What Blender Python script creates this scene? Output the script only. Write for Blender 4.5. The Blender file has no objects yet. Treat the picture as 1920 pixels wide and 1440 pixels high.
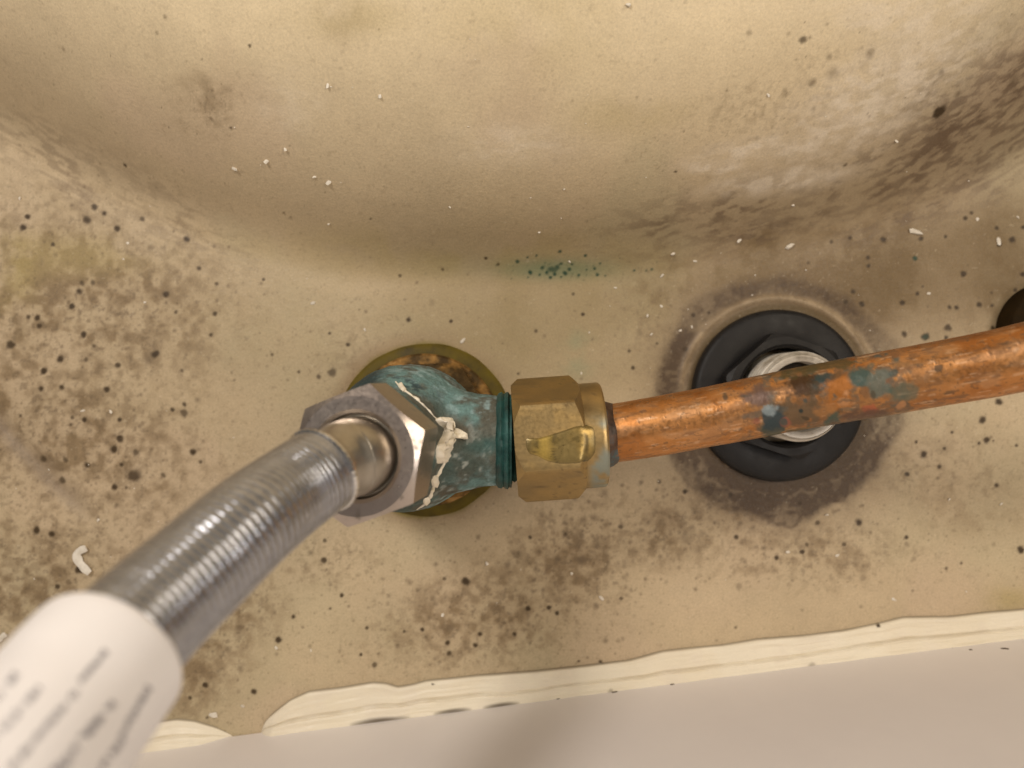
import bpy, math, random
import numpy as np
from mathutils import Vector
from mathutils.bvhtree import BVHTree

# ------------------------------------------------------------------ camera, light, exposure
SC = bpy.context.scene
COL = SC.collection
MM = 0.001
D = 190.0            # camera height above the ledge, millimetres
F = 1387.0           # focal length in pixels of the 1920 px wide photograph

cam_d = bpy.data.cameras.new("camera")
cam_d.sensor_width = 36.0
cam_d.lens = 36.0 * F / 1920.0
cam_d.clip_start = 0.005
cam_d.clip_end = 20.0
cam = bpy.data.objects.new("camera", cam_d)
cam.location = (0, 0, D * MM)
COL.objects.link(cam)
SC.camera = cam
cam_d.dof.use_dof = True
cam_d.dof.focus_distance = 0.157
cam_d.dof.aperture_fstop = 12.5

world = bpy.data.worlds.new("World")
SC.world = world
world.use_nodes = True
bg = world.node_tree.nodes["Background"]
bg.inputs[0].default_value = (1.0, 0.92, 0.84, 1)
bg.inputs[1].default_value = 0.14

def area(name, loc, target, size, watts, col):
    l = bpy.data.lights.new(name, 'AREA')
    l.shape = 'DISK'
    l.size = size * MM
    l.energy = watts
    l.color = col
    o = bpy.data.objects.new(name, l)
    o.location = Vector(loc) * MM
    o.rotation_euler = (Vector(target) - Vector(loc)).to_track_quat('-Z', 'Y').to_euler()
    COL.objects.link(o)
    return o

area("room_lamp_right", (230, 130, 390), (60, 20, 10), 200, 0.69, (1.0, 0.85, 0.67))
area("room_lamp_left", (-185, 180, 335), (-30, -60, 20), 95, 0.82, (1.0, 0.91, 0.82))
area("chamfer_light", (235, -55, 400), (-20, -10, 50), 90, 0.26, (1.0, 0.92, 0.86))  # added light, puts a highlight on the steel nut's right chamfer

SC.view_settings.view_transform = 'Standard'
SC.view_settings.look = 'None'
SC.view_settings.gamma = 1
SC.view_settings.exposure = 0.0

# ------------------------------------------------------------------ helpers
rng = np.random.default_rng(7)
random.seed(7)

def P(px, py, z):
    """the place (mm) at height z that the photograph shows at pixel (px, py)"""
    s = F / (D - z)
    return np.array([(px - 960.0) / s, (720.0 - py) / s, z])

def to_px(co):
    s = F / (D - co[:, 2])
    return 960 + co[:, 0] * s, 720 - co[:, 1] * s

def _hash(ix, iy, iz, seed):
    h = (ix.astype(np.int64) * 374761393 + iy.astype(np.int64) * 668265263 +
         iz.astype(np.int64) * 2147483647 + seed * 974634777) & 0xffffffff
    h = ((h ^ (h >> 13)) * 1274126177) & 0xffffffff
    h = ((h ^ (h >> 16)) * 2246822519) & 0xffffffff
    return ((h ^ (h >> 15)) & 0xffffff) / float(0xffffff)

def vnoise(p, seed=0):
    f = np.floor(p)
    u = p - f
    u = u * u * (3 - 2 * u)
    ix, iy, iz = f[:, 0], f[:, 1], f[:, 2]
    r = 0
    for a in (0, 1):
        for b in (0, 1):
            for c in (0, 1):
                w = (u[:, 0] if a else 1 - u[:, 0]) * (u[:, 1] if b else 1 - u[:, 1]) * (u[:, 2] if c else 1 - u[:, 2])
                r = r + w * _hash(ix + a, iy + b, iz + c, seed)
    return r

def fbm(co, scale, octaves=4, seed=0, gain=0.5):
    r, amp, tot = 0, 1.0, 0
    for k in range(octaves):
        r = r + amp * vnoise(co / scale * (2.03 ** k) + 17.3 * k, seed + k)
        tot += amp
        amp *= gain
    return r / tot

def sstep(a, b, x):
    t = np.clip((x - a) / (b - a), 0, 1)
    return t * t * (3 - 2 * t)

def tag(o, label=None, cat=None, group=None, kind=None):
    if label: o['label'] = label
    if cat: o['category'] = cat
    if group: o['group'] = group
    if kind: o['kind'] = kind
    return o

def thing(name, label, cat, loc, group=None):
    o = bpy.data.objects.new(name, None)
    o.empty_display_size = 0.005
    o.location = Vector(loc) * MM
    COL.objects.link(o)
    o['base'] = [float(v) for v in loc]
    return tag(o, label, cat, group)

def base_of(o):
    while o is not None:
        if 'base' in o.keys():
            return np.array(o['base'])
        o = o.parent
    return np.zeros(3)

def make(name, verts, faces, mat, parent=None, sharp=35, loc=None, paint=None):
    """one mesh object from vertices in world millimetres"""
    v = np.asarray(verts, float)
    b = base_of(parent) if parent is not None else (np.asarray(loc, float) if loc is not None else np.zeros(3))
    me = bpy.data.meshes.new(name)
    if isinstance(faces, np.ndarray):
        nf = len(faces)
        me.vertices.add(len(v))
        me.vertices.foreach_set('co', ((v - b) * MM).ravel())
        me.loops.add(nf * 4)
        me.loops.foreach_set('vertex_index', faces.ravel().astype(np.int32))
        me.polygons.add(nf)
        me.polygons.foreach_set('loop_start', np.arange(0, nf * 4, 4, dtype=np.int32))
        me.update(calc_edges=True)
    else:
        me.from_pydata([tuple(x) for x in (v - b) * MM], [], [tuple(f) for f in faces])
    me.validate()
    me.polygons.foreach_set('use_smooth', np.ones(len(me.polygons), bool))
    if sharp is not None:
        me.set_sharp_from_angle(angle=math.radians(sharp))
    if paint is not None:
        at = me.attributes.new('paint', 'FLOAT_COLOR', 'POINT')
        at.data.foreach_set('color', np.asarray(paint, np.float32).ravel())
    me.materials.append(mat)
    o = bpy.data.objects.new(name, me)
    COL.objects.link(o)
    if parent is not None:
        o.parent = parent
    elif loc is not None:
        o.location = Vector(b) * MM
    return o

def grid_faces(nu, nv, close_v=False, close_u=False):
    u = np.arange(nu if close_u else nu - 1)
    v = np.arange(nv if close_v else nv - 1)
    U, V = np.meshgrid(u, v, indexing='ij')
    U2, V2 = (U + 1) % nu, (V + 1) % nv
    return np.stack([U * nv + V, U2 * nv + V, U2 * nv + V2, U * nv + V2], -1).reshape(-1, 4)

def frame_of(axis):
    a = np.asarray(axis, float)
    a = a / np.linalg.norm(a)
    ref = np.array([0, 1.0, 0]) if abs(a[1]) < 0.9 else np.array([1.0, 0, 0])
    e1 = np.cross(ref, a); e1 /= np.linalg.norm(e1)
    e2 = np.cross(a, e1)
    return a, e1, e2

def revolve(profile, n, origin, axis, rfun=None, phase=0.0):
    """profile: list of (radius, height along axis). Returns verts, faces"""
    a, e1, e2 = frame_of(axis)
    th = np.arange(n) * 2 * math.pi / n + phase
    V = []
    for (r, h) in profile:
        rr = np.full(n, r) if rfun is None else rfun(r, h, th)
        V.append(np.asarray(origin) + h * a + rr[:, None] * (np.cos(th)[:, None] * e1 + np.sin(th)[:, None] * e2))
    return np.concatenate(V), grid_faces(len(profile), n, close_v=True)

def catmull(pts, n):
    p = np.asarray(pts, float)
    p = np.vstack([2 * p[0] - p[1], p, 2 * p[-1] - p[-2]])
    m = len(p) - 3
    out = []
    for t in np.linspace(0, m - 1e-6, n * 4):
        i = int(t); u = t - i
        a, b, c, d = p[i:i + 4]
        out.append(0.5 * ((2 * b) + (-a + c) * u + (2 * a - 5 * b + 4 * c - d) * u * u + (-a + 3 * b - 3 * c + d) * u ** 3))
    out = np.array(out)
    L = np.concatenate([[0], np.cumsum(np.linalg.norm(np.diff(out, axis=0), axis=1))])
    s = np.linspace(0, L[-1], n)
    return np.stack([np.interp(s, L, out[:, k]) for k in range(3)], -1), s

def sweep(path, s, nth, rfun, ref=(0, 1, 0)):
    """tube along a path; rfun(S, TH) gives the radius. Returns verts, faces, S, TH"""
    t = np.gradient(path, axis=0)
    t /= np.linalg.norm(t, axis=1)[:, None]
    n0 = np.asarray(ref, float)
    N = []
    for k in range(len(path)):
        n0 = n0 - t[k] * np.dot(n0, t[k])
        n0 /= np.linalg.norm(n0)
        N.append(n0.copy())
    N = np.array(N)
    B = np.cross(t, N)
    th = np.arange(nth) * 2 * math.pi / nth
    S, TH = np.meshgrid(s, th, indexing='ij')
    R = rfun(S, TH)
    V = path[:, None, :] + R[..., None] * (np.cos(TH)[..., None] * N[:, None, :] + np.sin(TH)[..., None] * B[:, None, :])
    return V.reshape(-1, 3), grid_faces(len(path), nth, close_v=True), S.ravel(), TH.ravel()

def hex_nut(origin, axis, apothem, rcorner, rdisc, z0, z1, hole, phase, cham=0.55, cham0=None, rdisc0=None, hole_depth=3.0, seg=20, bevel=None, closed=True):
    """hexagon with chamfered ends, exact chamfer curves, on any axis"""
    n = 6 * seg
    th = np.arange(n) * 2 * math.pi / n
    phi = ((th + math.pi / 6) % (math.pi / 3)) - math.pi / 6
    # corners at th = 30 + 60k degrees
    hr = np.minimum(apothem / np.cos(phi), rcorner)
    rdisc0 = rdisc if rdisc0 is None else rdisc0
    cham0 = cham if cham0 is None else cham0
    a, e1, e2 = frame_of(axis)
    ang = th + phase
    d = np.cos(ang)[:, None] * e1 + np.sin(ang)[:, None] * e2
    def ring(r, h):
        r = np.broadcast_to(r, (n,)); h = np.broadcast_to(h, (n,))
        return np.asarray(origin) + h[:, None] * a + r[:, None] * d
    rings = []
    if closed:
        rings.append(ring(hole, z0))
    top_h = z1 - np.maximum(hr - rdisc, 0) * cham
    bot_h = z0 + np.maximum(hr - rdisc0, 0) * cham0
    rings += [ring(np.minimum(hr, rdisc0), z0), ring(hr, bot_h), ring(hr, bot_h * .5 + top_h * .5), ring(hr, top_h), ring(np.minimum(hr, rdisc), z1)]
    if bevel:
        rings += [ring(hole + bevel, z1), ring(hole + bevel * .3, z1 - bevel * .4), ring(hole, z1 - bevel * 1.2), ring(hole, z1 - hole_depth)]
    else:
        rings += [ring(hole, z1), ring(hole, z1 - hole_depth)]
    return np.concatenate(rings), grid_faces(len(rings), n, close_v=True)

def merge(parts):
    V, Fc, o = [], [], 0
    for v, f in parts:
        V.append(np.asarray(v)); Fc.append(np.asarray(f) + o); o += len(v)
    return np.concatenate(V), np.concatenate(Fc)

# ------------------------------------------------------------------ materials
def nodes_of(name):
    m = bpy.data.materials.new(name)
    m.use_nodes = True
    nt = m.node_tree
    return m, nt, nt.nodes["Principled BSDF"]

def N(nt, t, **kw):
    n = nt.nodes.new(t)
    for k, v in kw.items():
        setattr(n, k, v)
    return n

def noise_tex(nt, scale, detail=4, rough=0.6, stretch=None):
    tc = N(nt, 'ShaderNodeTexCoord')
    mp = N(nt, 'ShaderNodeMapping')
    nt.links.new(tc.outputs['Object'], mp.inputs['Vector'])
    if stretch: mp.inputs['Scale'].default_value = stretch
    nz = N(nt, 'ShaderNodeTexNoise')
    nz.inputs['Scale'].default_value = scale
    nz.inputs['Detail'].default_value = detail
    nz.inputs['Roughness'].default_value = rough
    nt.links.new(mp.outputs[0], nz.inputs['Vector'])
    return nz

def bump(nt, bsdf, height, strength, dist=0.0003):
    b = N(nt, 'ShaderNodeBump')
    b.inputs['Strength'].default_value = strength
    b.inputs['Distance'].default_value = dist
    nt.links.new(height, b.inputs['Height'])
    nt.links.new(b.outputs[0], bsdf.inputs['Normal'])

def ramp(nt, fac, stops):
    r = N(nt, 'ShaderNodeValToRGB')
    e = r.color_ramp.elements
    while len(e) < len(stops): e.new(0.5)
    for k, (p, c) in enumerate(stops):
        e[k].position = p
        e[k].color = (*c, 1) if len(c) == 3 else c
    nt.links.new(fac, r.inputs[0])
    return r

def mat_mottled(name, stops, scale, metallic=0, rough=(0.4, 0.6), bump_s=0.2, stretch=None, detail=5, bdist=0.0003, spec=None):
    m, nt, b = nodes_of(name)
    nz = noise_tex(nt, scale, detail, 0.62, stretch)
    r = ramp(nt, nz.outputs['Fac'], stops)
    nt.links.new(r.outputs[0], b.inputs['Base Color'])
    b.inputs['Metallic'].default_value = metallic
    if spec is not None: b.inputs['Specular IOR Level'].default_value = spec
    rr = ramp(nt, nz.outputs['Fac'], [(0.3, (rough[0],) * 3), (0.7, (rough[1],) * 3)])
    nt.links.new(rr.outputs[0], b.inputs['Roughness'])
    n2 = noise_tex(nt, scale * 4, 3, 0.6, stretch)
    bump(nt, b, n2.outputs['Fac'], bump_s, bdist)
    return m

def mat_painted(name, rough=(0.4, 0.6), grain=0.15, gscale=2500, bump_s=0.15, bscale=1500, metal_from_alpha=False, spec=0.5, bdist=0.0002):
    """colour from the object's own 'paint' layer, with fine procedural grain on it"""
    m, nt, b = nodes_of(name)
    at = N(nt, 'ShaderNodeAttribute', attribute_name='paint')
    nz = noise_tex(nt, gscale, 3, 0.7)
    mr = N(nt, 'ShaderNodeMapRange')
    mr.inputs[1].default_value = 0.25; mr.inputs[2].default_value = 0.75
    mr.inputs[3].default_value = 1 - grain; mr.inputs[4].default_value = 1 + grain
    nt.links.new(nz.outputs['Fac'], mr.inputs[0])
    mx = N(nt, 'ShaderNodeVectorMath', operation='SCALE')
    nt.links.new(at.outputs['Color'], mx.inputs[0])
    nt.links.new(mr.outputs[0], mx.inputs['Scale'])
    nt.links.new(mx.outputs[0], b.inputs['Base Color'])
    n2 = noise_tex(nt, bscale, 4, 0.65)
    rr = ramp(nt, n2.outputs['Fac'], [(0.3, (rough[0],) * 3), (0.7, (rough[1],) * 3)])
    if metal_from_alpha:
        nt.links.new(at.outputs['Alpha'], b.inputs['Metallic'])
    nt.links.new(rr.outputs[0], b.inputs['Roughness'])
    b.inputs['Specular IOR Level'].default_value = spec
    bump(nt, b, n2.outputs['Fac'], bump_s, bdist)
    return m

M_basin = mat_painted("old_ceramic", (0.38, 0.62), 0.13, 2100, 0.5, 1200, spec=0.35)
M_wall = mat_mottled("white_gloss_wall", [(0.35, (0.82, 0.785, 0.785)), (0.65, (0.86, 0.825, 0.82))], 25, 0, (0.3, 0.42), 0.04)
M_seal = mat_painted("cream_sealant", (0.35, 0.5), 0.04, 3000, 0.08, 700, spec=0.4)
M_black = mat_mottled("black_plastic", [(0.3, (0.009, 0.0085, 0.0085)), (0.7, (0.021, 0.0195, 0.019))], 180, 0, (0.4, 0.62), 0.12, spec=0.3)
M_tail = mat_mottled("nickel_thread", [(0.3, (0.30, 0.27, 0.21)), (0.5, (0.56, 0.52, 0.45)), (0.7, (0.68, 0.65, 0.58))], 260, 0.25, (0.28, 0.5), 0.15)
M_tail_in = mat_mottled("dark_bore", [(0.3, (0.02, 0.015, 0.008)), (0.7, (0.05, 0.035, 0.02))], 200, 0.2, (0.4, 0.6), 0.1)
M_brass = mat_painted("aged_brass", (0.33, 0.48), 0.05, 1500, 0.05, 1400, True, bdist=0.00012)
M_oldbrass = mat_mottled("brown_tarnished_brass", [(0.30, (0.025, 0.014, 0.004)), (0.48, (0.09, 0.052, 0.014)), (0.60, (0.30, 0.16, 0.04)), (0.74, (0.55, 0.34, 0.13))], 150, 0.55, (0.3, 0.6), 0.4)
M_putty = mat_mottled("olive_putty", [(0.3, (0.045, 0.030, 0.003)), (0.5, (0.105, 0.074, 0.005)), (0.72, (0.155, 0.115, 0.008))], 110, 0, (0.5, 0.7), 0.3, spec=0.25)
M_teal = mat_painted("verdigris", (0.6, 0.88), 0.28, 1500, 0.9, 1200, spec=0.3, bdist=0.0004)
M_copper = mat_painted("tarnished_copper", (0.30, 0.50), 0.08, 1800, 0.10, 1100, True, bdist=0.0002)
M_steel = mat_painted("zinc_plated_steel", (0.26, 0.40), 0.06, 1600, 0.06, 1500, True, bdist=0.0001)
M_ferrule = mat_mottled("brushed_ferrule", [(0.3, (0.36, 0.325, 0.27)), (0.7, (0.54, 0.50, 0.43))], 120, 1.0, (0.26, 0.42), 0.08, (1, 1, 1))
M_braid = mat_mottled("steel_braid", [(0.3, (0.34, 0.355, 0.40)), (0.7, (0.50, 0.52, 0.57))], 600, 0.95, (0.18, 0.28), 0.05)
M_bright = mat_mottled("bright_crimp", [(0.3, (0.55, 0.53, 0.50)), (0.7, (0.75, 0.73, 0.70))], 400, 1.0, (0.14, 0.24), 0.05)
M_label = mat_mottled("white_plastic_sleeve", [(0.3, (0.80, 0.78, 0.785)), (0.7, (0.86, 0.84, 0.84))], 60, 0, (0.35, 0.5), 0.03)
M_ink = mat_mottled("grey_print", [(0.3, (0.17, 0.165, 0.19)), (0.7, (0.26, 0.25, 0.28))], 300, 0, (0.5, 0.6), 0.02)
M_crumb = mat_mottled("white_flake", [(0.3, (0.62, 0.56, 0.46)), (0.7, (0.85, 0.80, 0.70))], 500, 0, (0.5, 0.7), 0.2)
M_dried = mat_mottled("dried_cream_sealant", [(0.26, (0.52, 0.46, 0.27)), (0.40, (0.84, 0.76, 0.60)), (0.7, (0.90, 0.84, 0.73))], 230, 0, (0.45, 0.65), 0.35)
M_brown = mat_mottled("dark_brown_nut", [(0.3, (0.012, 0.007, 0.002)), (0.7, (0.03, 0.017, 0.005))], 140, 0.0, (0.7, 0.9), 0.2, spec=0.1)
M_thread = mat_mottled("green_thread", [(0.3, (0.004, 0.022, 0.020)), (0.55, (0.012, 0.075, 0.068)), (0.75, (0.05, 0.17, 0.16))], 220, 0, (0.4, 0.7), 0.4)
M_drip = mat_painted("amber_residue", (0.26, 0.40), 0.12, 1800, 0.10, 1500, True, bdist=0.00012)

# ------------------------------------------------------------------ the basin: flat ledge, crease, bowl
CR = np.array([(-520, 40), (-260, 125), (0, 240), (150, 318), (300, 392), (420, 440), (600, 485), (760, 505), (920, 513), (1080, 512), (1220, 502), (1400, 468), (1600, 420), (1750, 366), (1920, 282), (2200, 130), (2500, -60)], float)
crx = (CR[:, 0] - 960) * D / F
cry = (720 - CR[:, 1]) * D / F
def crease(x):
    y = 0
    for d in (-9, -4.5, 0, 4.5, 9):
        y = y + np.interp(x + d, crx, cry)
    return y / 5
# bowl profile: height against the distance inwards from the crease
_t = np.linspace(-30, 400, 4301)
_slope = sstep(-5.5, 8.5, _t) * (1.60 - 0.60 * sstep(6, 24, _t) - 0.62 * sstep(18, 52, _t) + 0.45 * sstep(75, 120, _t) - 0.7 * sstep(140, 200, _t))
_z = np.concatenate([[0], np.cumsum((_slope[1:] + _slope[:-1]) / 2 * np.diff(_t))])
TAP = P(1461, 742, 2)[:2]         # second tap hole
def bowl_height(x, y):
    sl = (crease(x + 1) - crease(x - 1)) / 2
    t = (y - crease(x)) / np.sqrt(1 + sl * sl)
    z = np.interp(t, _t, _z)
    # low rim left round the second tap hole
    r = np.hypot(x - TAP[0], y - TAP[1])
    z = z + 0.5 * np.exp(-((r - 25.0) / 0.9) ** 2) * (t < 0.5) * sstep(-.35, .3, (y - TAP[1]) / np.maximum(r, 1))
    # shallow fold in the ledge at the far left
    a, bq = P(-40, 745, 0)[:2], P(185, 985, 0)[:2]
    dd = bq - a
    L = np.hypot(*dd)
    dd = dd / L
    u = (x - a[0]) * dd[0] + (y - a[1]) * dd[1]
    w = (x - a[0]) * -dd[1] + (y - a[1]) * dd[0]
    z = z - 0.9 * np.exp(-(w / 2.6) ** 2) * sstep(-12, 0, u) * (1 - sstep(L * .75, L * 1.1, u))
    return z, t

def on_basin(px, py):
    z = 0.0
    for _ in range(25):
        p = P(px, py, z)
        zz = bowl_height(np.array([p[0]]), np.array([p[1]]))[0][0]
        z = z + 0.5 * (zz - z)
    return P(px, py, z)

STEP = 0.29
xf = np.arange(-134, 134.01, STEP)
yf = np.arange(-92, 84.01, STEP)
def grow(a, b, n):
    return a + (b - a) * np.linspace(0, 1, n + 1)[1:] ** 1.6
xs = np.concatenate([grow(xf[0], -300, 24)[::-1], xf, grow(xf[-1], 300, 24)])
ys = np.concatenate([grow(yf[0], -140, 8)[::-1], yf, grow(yf[-1], 260, 30)])
X, Y = np.meshgrid(xs, ys, indexing='ij')
Z, T = bowl_height(X.ravel(), Y.ravel())
co = np.stack([X.ravel(), Y.ravel(), Z], -1)
co[:, 2] += (fbm(co, 16, 3, 50) - 0.5) * 0.5 + (fbm(co, 4, 2, 60) - 0.5) * 0.10
PX, PY = to_px(co)
sh = X.shape

# --- its colour: glaze, grime, painted shade, mould spots, scuffs (all fixed to the surface)
def lerp(c, col, f):
    return c * (1 - f[:, None]) + np.asarray(col)[None, :] * f[:, None]

n_big = fbm(co, 34, 4, 1)
n_mid = fbm(co, 9, 4, 2)
n_fine = fbm(co, 2.4, 4, 3)
n_tiny = fbm(co, 1.0, 3, 4)
# the same noise drawn out along the crease, for the smeared grime on the steep part
_sl = (crease(co[:, 0] + 1) - crease(co[:, 0] - 1)) / 2
cs = np.stack([co[:, 0] * np.sqrt(1 + _sl * _sl) / 3.4, T / 0.85, co[:, 2] * 0.35], -1)
n_str = fbm(cs, 1.0, 4, 5)
c = np.tile(np.array([0.548, 0.436, 0.282]), (len(co), 1))
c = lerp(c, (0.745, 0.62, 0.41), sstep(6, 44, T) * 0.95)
c = lerp(c, (0.47, 0.41, 0.26), sstep(0.50, 0.72, n_big) * 0.45)
c = lerp(c, (0.575, 0.445, 0.305), sstep(0.50, 0.72, fbm(co, 28, 3, 9)) * 0.5)
c *= (1 + 0.16 * (n_mid - 0.5) + 0.10 * (n_fine - 0.5))[:, None]

GR = np.array([0.185, 0.130, 0.095])
def blob(cx, cy, rx, ry, rot=0):
    a = math.radians(rot)
    dx, dy = PX - cx, PY - cy
    u = (dx * math.cos(a) + dy * math.sin(a)) / rx
    v = (-dx * math.sin(a) + dy * math.cos(a)) / ry
    return np.exp(-(u * u + v * v) ** 1.3)

soft = np.zeros(len(co))      # cloudy grime
for bl in [(110, 560, 300, 170, 10, .40), (70, 800, 260, 150, 20, .42), (250, 880, 190, 130, 0, .30), (60, 1080, 220, 110, 0, .34),
           (400, 1200, 90, 190, 35, .30), (900, 1150, 190, 95, -10, .34), (1085, 1050, 120, 95, -20, .36), (1300, 985, 150, 70, -15, .32),
           (1490, 1035, 180, 60, 0, .22), (700, 800, 170, 160, 0, .10), (1590, 500, 300, 120, -8, .55), (1820, 520, 190, 150, 0, .32),
           (1330, 520, 190, 70, -12, .35), (1760, 860, 170, 90, 0, .16), (1820, 950, 120, 60, 0, .20), (370, 180, 60, 75, 55, .12), (640, 40, 60, 60, 0, .10)]:
    soft = np.maximum(soft, blob(*bl[:5]) * bl[5])
f = soft * 1.8 * (0.45 + .75 * sstep(0.28, 0.75, n_mid)) * (0.55 + 0.9 * sstep(0.34, 0.66, n_fine))
c = lerp(c, (0.225, 0.155, 0.080), np.clip(f, 0, .85))
shade_film = np.maximum(blob(1780, 500, 330, 140, -8) * .8, blob(1500, 480, 260, 60, -14) * .6)  # the bowl's shade on the right ledge, painted in together with grime
c = lerp(c, (0.18, 0.122, 0.055), np.clip(shade_film * (.85 + .5 * n_mid), 0, .85))
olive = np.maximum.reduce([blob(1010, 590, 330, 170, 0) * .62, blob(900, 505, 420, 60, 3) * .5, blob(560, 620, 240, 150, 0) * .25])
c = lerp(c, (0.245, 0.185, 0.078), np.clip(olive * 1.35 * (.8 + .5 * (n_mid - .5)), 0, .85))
# speckled grime
spk = np.zeros(len(co))
for bl in [(130, 560, 280, 190, 10, 1.0), (110, 820, 290, 190, 20, 1.0), (70, 1070, 260, 130, 0, .9), (410, 1190, 75, 190, 35, .95),
           (900, 1160, 200, 90, -10, .95), (1080, 1040, 130, 110, -20, 1.0), (1290, 980, 190, 70, -15, .9), (1500, 1040, 210, 65, 0, .75),
           (610, 1050, 120, 50, 0, .6), (660, 660, 60, 70, 0, .5), (385, 205, 60, 55, 45, .6), (1560, 170, 150, 90, -40, .45), (1420, 215, 130, 70, -20, .55),
           (1230, 590, 80, 100, 0, .5), (1330, 940, 100, 40, 0, .6), (1760, 880, 150, 60, 0, .5)]:
    spk = np.maximum(spk, blob(*bl[:5]) * bl[5])
f = (sstep(0.53, 0.74, n_fine) * .55 + sstep(.54, .66, fbm(co, 1.5, 3, 44)) * .40) * spk
c = lerp(c, (0.205, 0.145, 0.080), np.clip(f, 0, .85))
f = sstep(0.62, 0.76, n_tiny) * spk * 0.6
c = lerp(c, (0.16, 0.115, 0.068), f)
# smeared grime on the steep band, with painted shade under the bowl at right
stk = np.zeros(len(co))
for bl in [(190, 345, 330, 62, 29, .95), (60, 250, 160, 40, 30, .6), (1330, 432, 190, 42, 4, .9), (1480, 375, 320, 55, -10, .85), (1680, 330, 330, 70, -19, .95), (1850, 210, 190, 130, -28, 1.0), (1560, 400, 260, 34, -12, .85), (1720, 390, 240, 50, -20, .8), (1330, 470, 200, 26, -4, .55)]:
    stk = np.maximum(stk, blob(*bl[:5]) * bl[5])
f = stk * (0.22 + 0.78 * sstep(0.44, 0.62, n_str)) * (0.5 + 0.5 * sstep(.35, .6, n_mid)) * np.where(PX < 700, .62, 1.0)
c = lerp(c, (0.165, 0.115, 0.072), np.clip(f * .9, 0, .88))
c = lerp(c, (0.165, 0.112, 0.070), blob(1850, 215, 190, 105, -33) * (0.40 + 0.35 * sstep(.38, .62, n_mid) + .35 * sstep(.42, .62, n_str)) * 1.0)
# pale scuffs
scf = np.maximum.reduce([blob(1660, 165, 230, 70, -32), blob(1470, 275, 130, 22, -5), blob(1470, 335, 130, 25, -8), blob(1640, 235, 160, 40, -30) * .7, blob(1340, 310, 60, 16, 0), blob(540, 190, 60, 60, 0) * .35, blob(960, 270, 120, 40, 0) * .4, blob(1720, 30, 160, 60, 0) * .6])
c = lerp(c, (0.80, 0.70, 0.555), np.clip(scf * (.30 + .40 * sstep(0.40, 0.66, fbm(co, 3.4, 5, 33)) + .45 * sstep(0.46, 0.66, fbm(cs * np.array([1.0, .8, 1]), 1.0, 4, 35))), 0, .8))
# old washer footprint round the second tap hole
dx, dy = PX - 1461, PY - 745
r = np.hypot(dx, dy) + (n_mid - .5) * 40 + (n_fine - .5) * 18
th = np.arctan2(-dy, dx)
low = 0.5 - 0.5 * np.sin(th)            # 1 at the bottom
leftish = 0.5 - 0.5 * np.cos(th)
ring = sstep(172, 200, r) * (1 - sstep(220, 246, r)) * (0.40 + 0.50 * low + 0.34 * leftish * (1 - low))
ring *= 0.5 + 0.4 * sstep(.35, .65, n_mid) + .35 * sstep(.35, .65, n_fine)
ring = np.maximum(ring, sstep(150, 160, r) * (1 - sstep(178, 205, r)) * (0.25 + .75 * low) * 1.1)
edge = np.exp(-((r - 229) / 8) ** 2) * (0.2 + .6 * low) * .7
halo = (1 - sstep(205, 300, r)) * (.22 + .30 * leftish * (1 - low) + .15 * low)
c = lerp(c, (0.155, 0.10, 0.055), np.clip(halo, 0, .7))
c = lerp(c, (0.078, 0.048, 0.027), np.clip(np.maximum(ring, edge) * (1.0 + .35 * sstep(.4, .6, n_tiny)), 0, .93))
r0 = np.hypot(dx, dy) + (n_mid - .5) * 8
f = sstep(150, 158, r0) * (1 - sstep(172, 179, r0)) * (1 - low)  # dark crescent: the black nut's shadow painted into the ledge colour
c = lerp(c, (0.13, 0.088, 0.036), np.clip(f * .9, 0, .9))
f = np.exp(-((r0 - 187) / 8) ** 2) * sstep(.3, .7, 1 - low)
c = lerp(c, (0.47, 0.36, 0.23), f * (.35 + .5 * sstep(.35, .65, n_fine)))
# olive stain round the first tap hole
r = np.hypot(PX - 797, PY - 806) + (n_mid - .5) * 24
c = lerp(c, (0.30, 0.21, 0.115), (1 - sstep(160, 205, r)) * (.55 + .4 * np.clip(-(PX - 797) / 160, 0, 1)))
c = lerp(c, (0.19, 0.15, 0.02), 1 - sstep(155, 172, r))
# yellowed patches
for bl, s in [((120, 480, 160, 40, 0), .5), ((30, 500, 40, 90, 0), .6), ((1180, 215, 120, 40, -5), .35), ((650, 30, 120, 40, 0), .35), ((1890, 1125, 60, 25, 0), .6), ((900, 470, 380, 45, 3), .35), ((1000, 40, 200, 120, 0), .25)]:
    c = lerp(c, (0.40, 0.315, 0.13), blob(*bl) * s * sstep(.3, .65, n_mid))
# green copper salts in the crease
c = lerp(c, (0.13, 0.20, 0.11), blob(1045, 505, 100, 20) * .5 + blob(1000, 500, 190, 26) * .14)
c = lerp(c, (0.27, 0.31, 0.19), (blob(1085, 665, 32, 45) * .5) * sstep(.4, .6, n_mid))
# dark fold at the far left: its shade painted in, with grime
ax, ay, bx, by = -10, 785, 165, 960
L = math.hypot(bx - ax, by - ay)
u = ((PX - ax) * (bx - ax) + (PY - ay) * (by - ay)) / L
w = (-(PX - ax) * (by - ay) + (PY - ay) * (bx - ax)) / L
c = lerp(c, (0.22, 0.165, 0.11), np.exp(-((w + (n_mid - .5) * 24) / 17) ** 2) * sstep(-40, 10, u) * (1 - sstep(L * .8, L * 1.15, u)) * .65)

pin = fbm(co, 0.75, 3, 61)
pin2 = fbm(co, 1.1, 3, 66)
ok = 1 - scf * .7
c = lerp(c, (0.16, 0.11, 0.06), sstep(.69, .80, pin) * .32 * ok * (.35 + .65 * sstep(.35, .65, n_big)))
c = lerp(c, (0.20, 0.14, 0.085), sstep(.67, .80, pin2) * .18 * ok)
c = lerp(c, (0.78, 0.68, 0.50), sstep(.76, .86, fbm(co, .8, 3, 63)) * .22)
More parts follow.
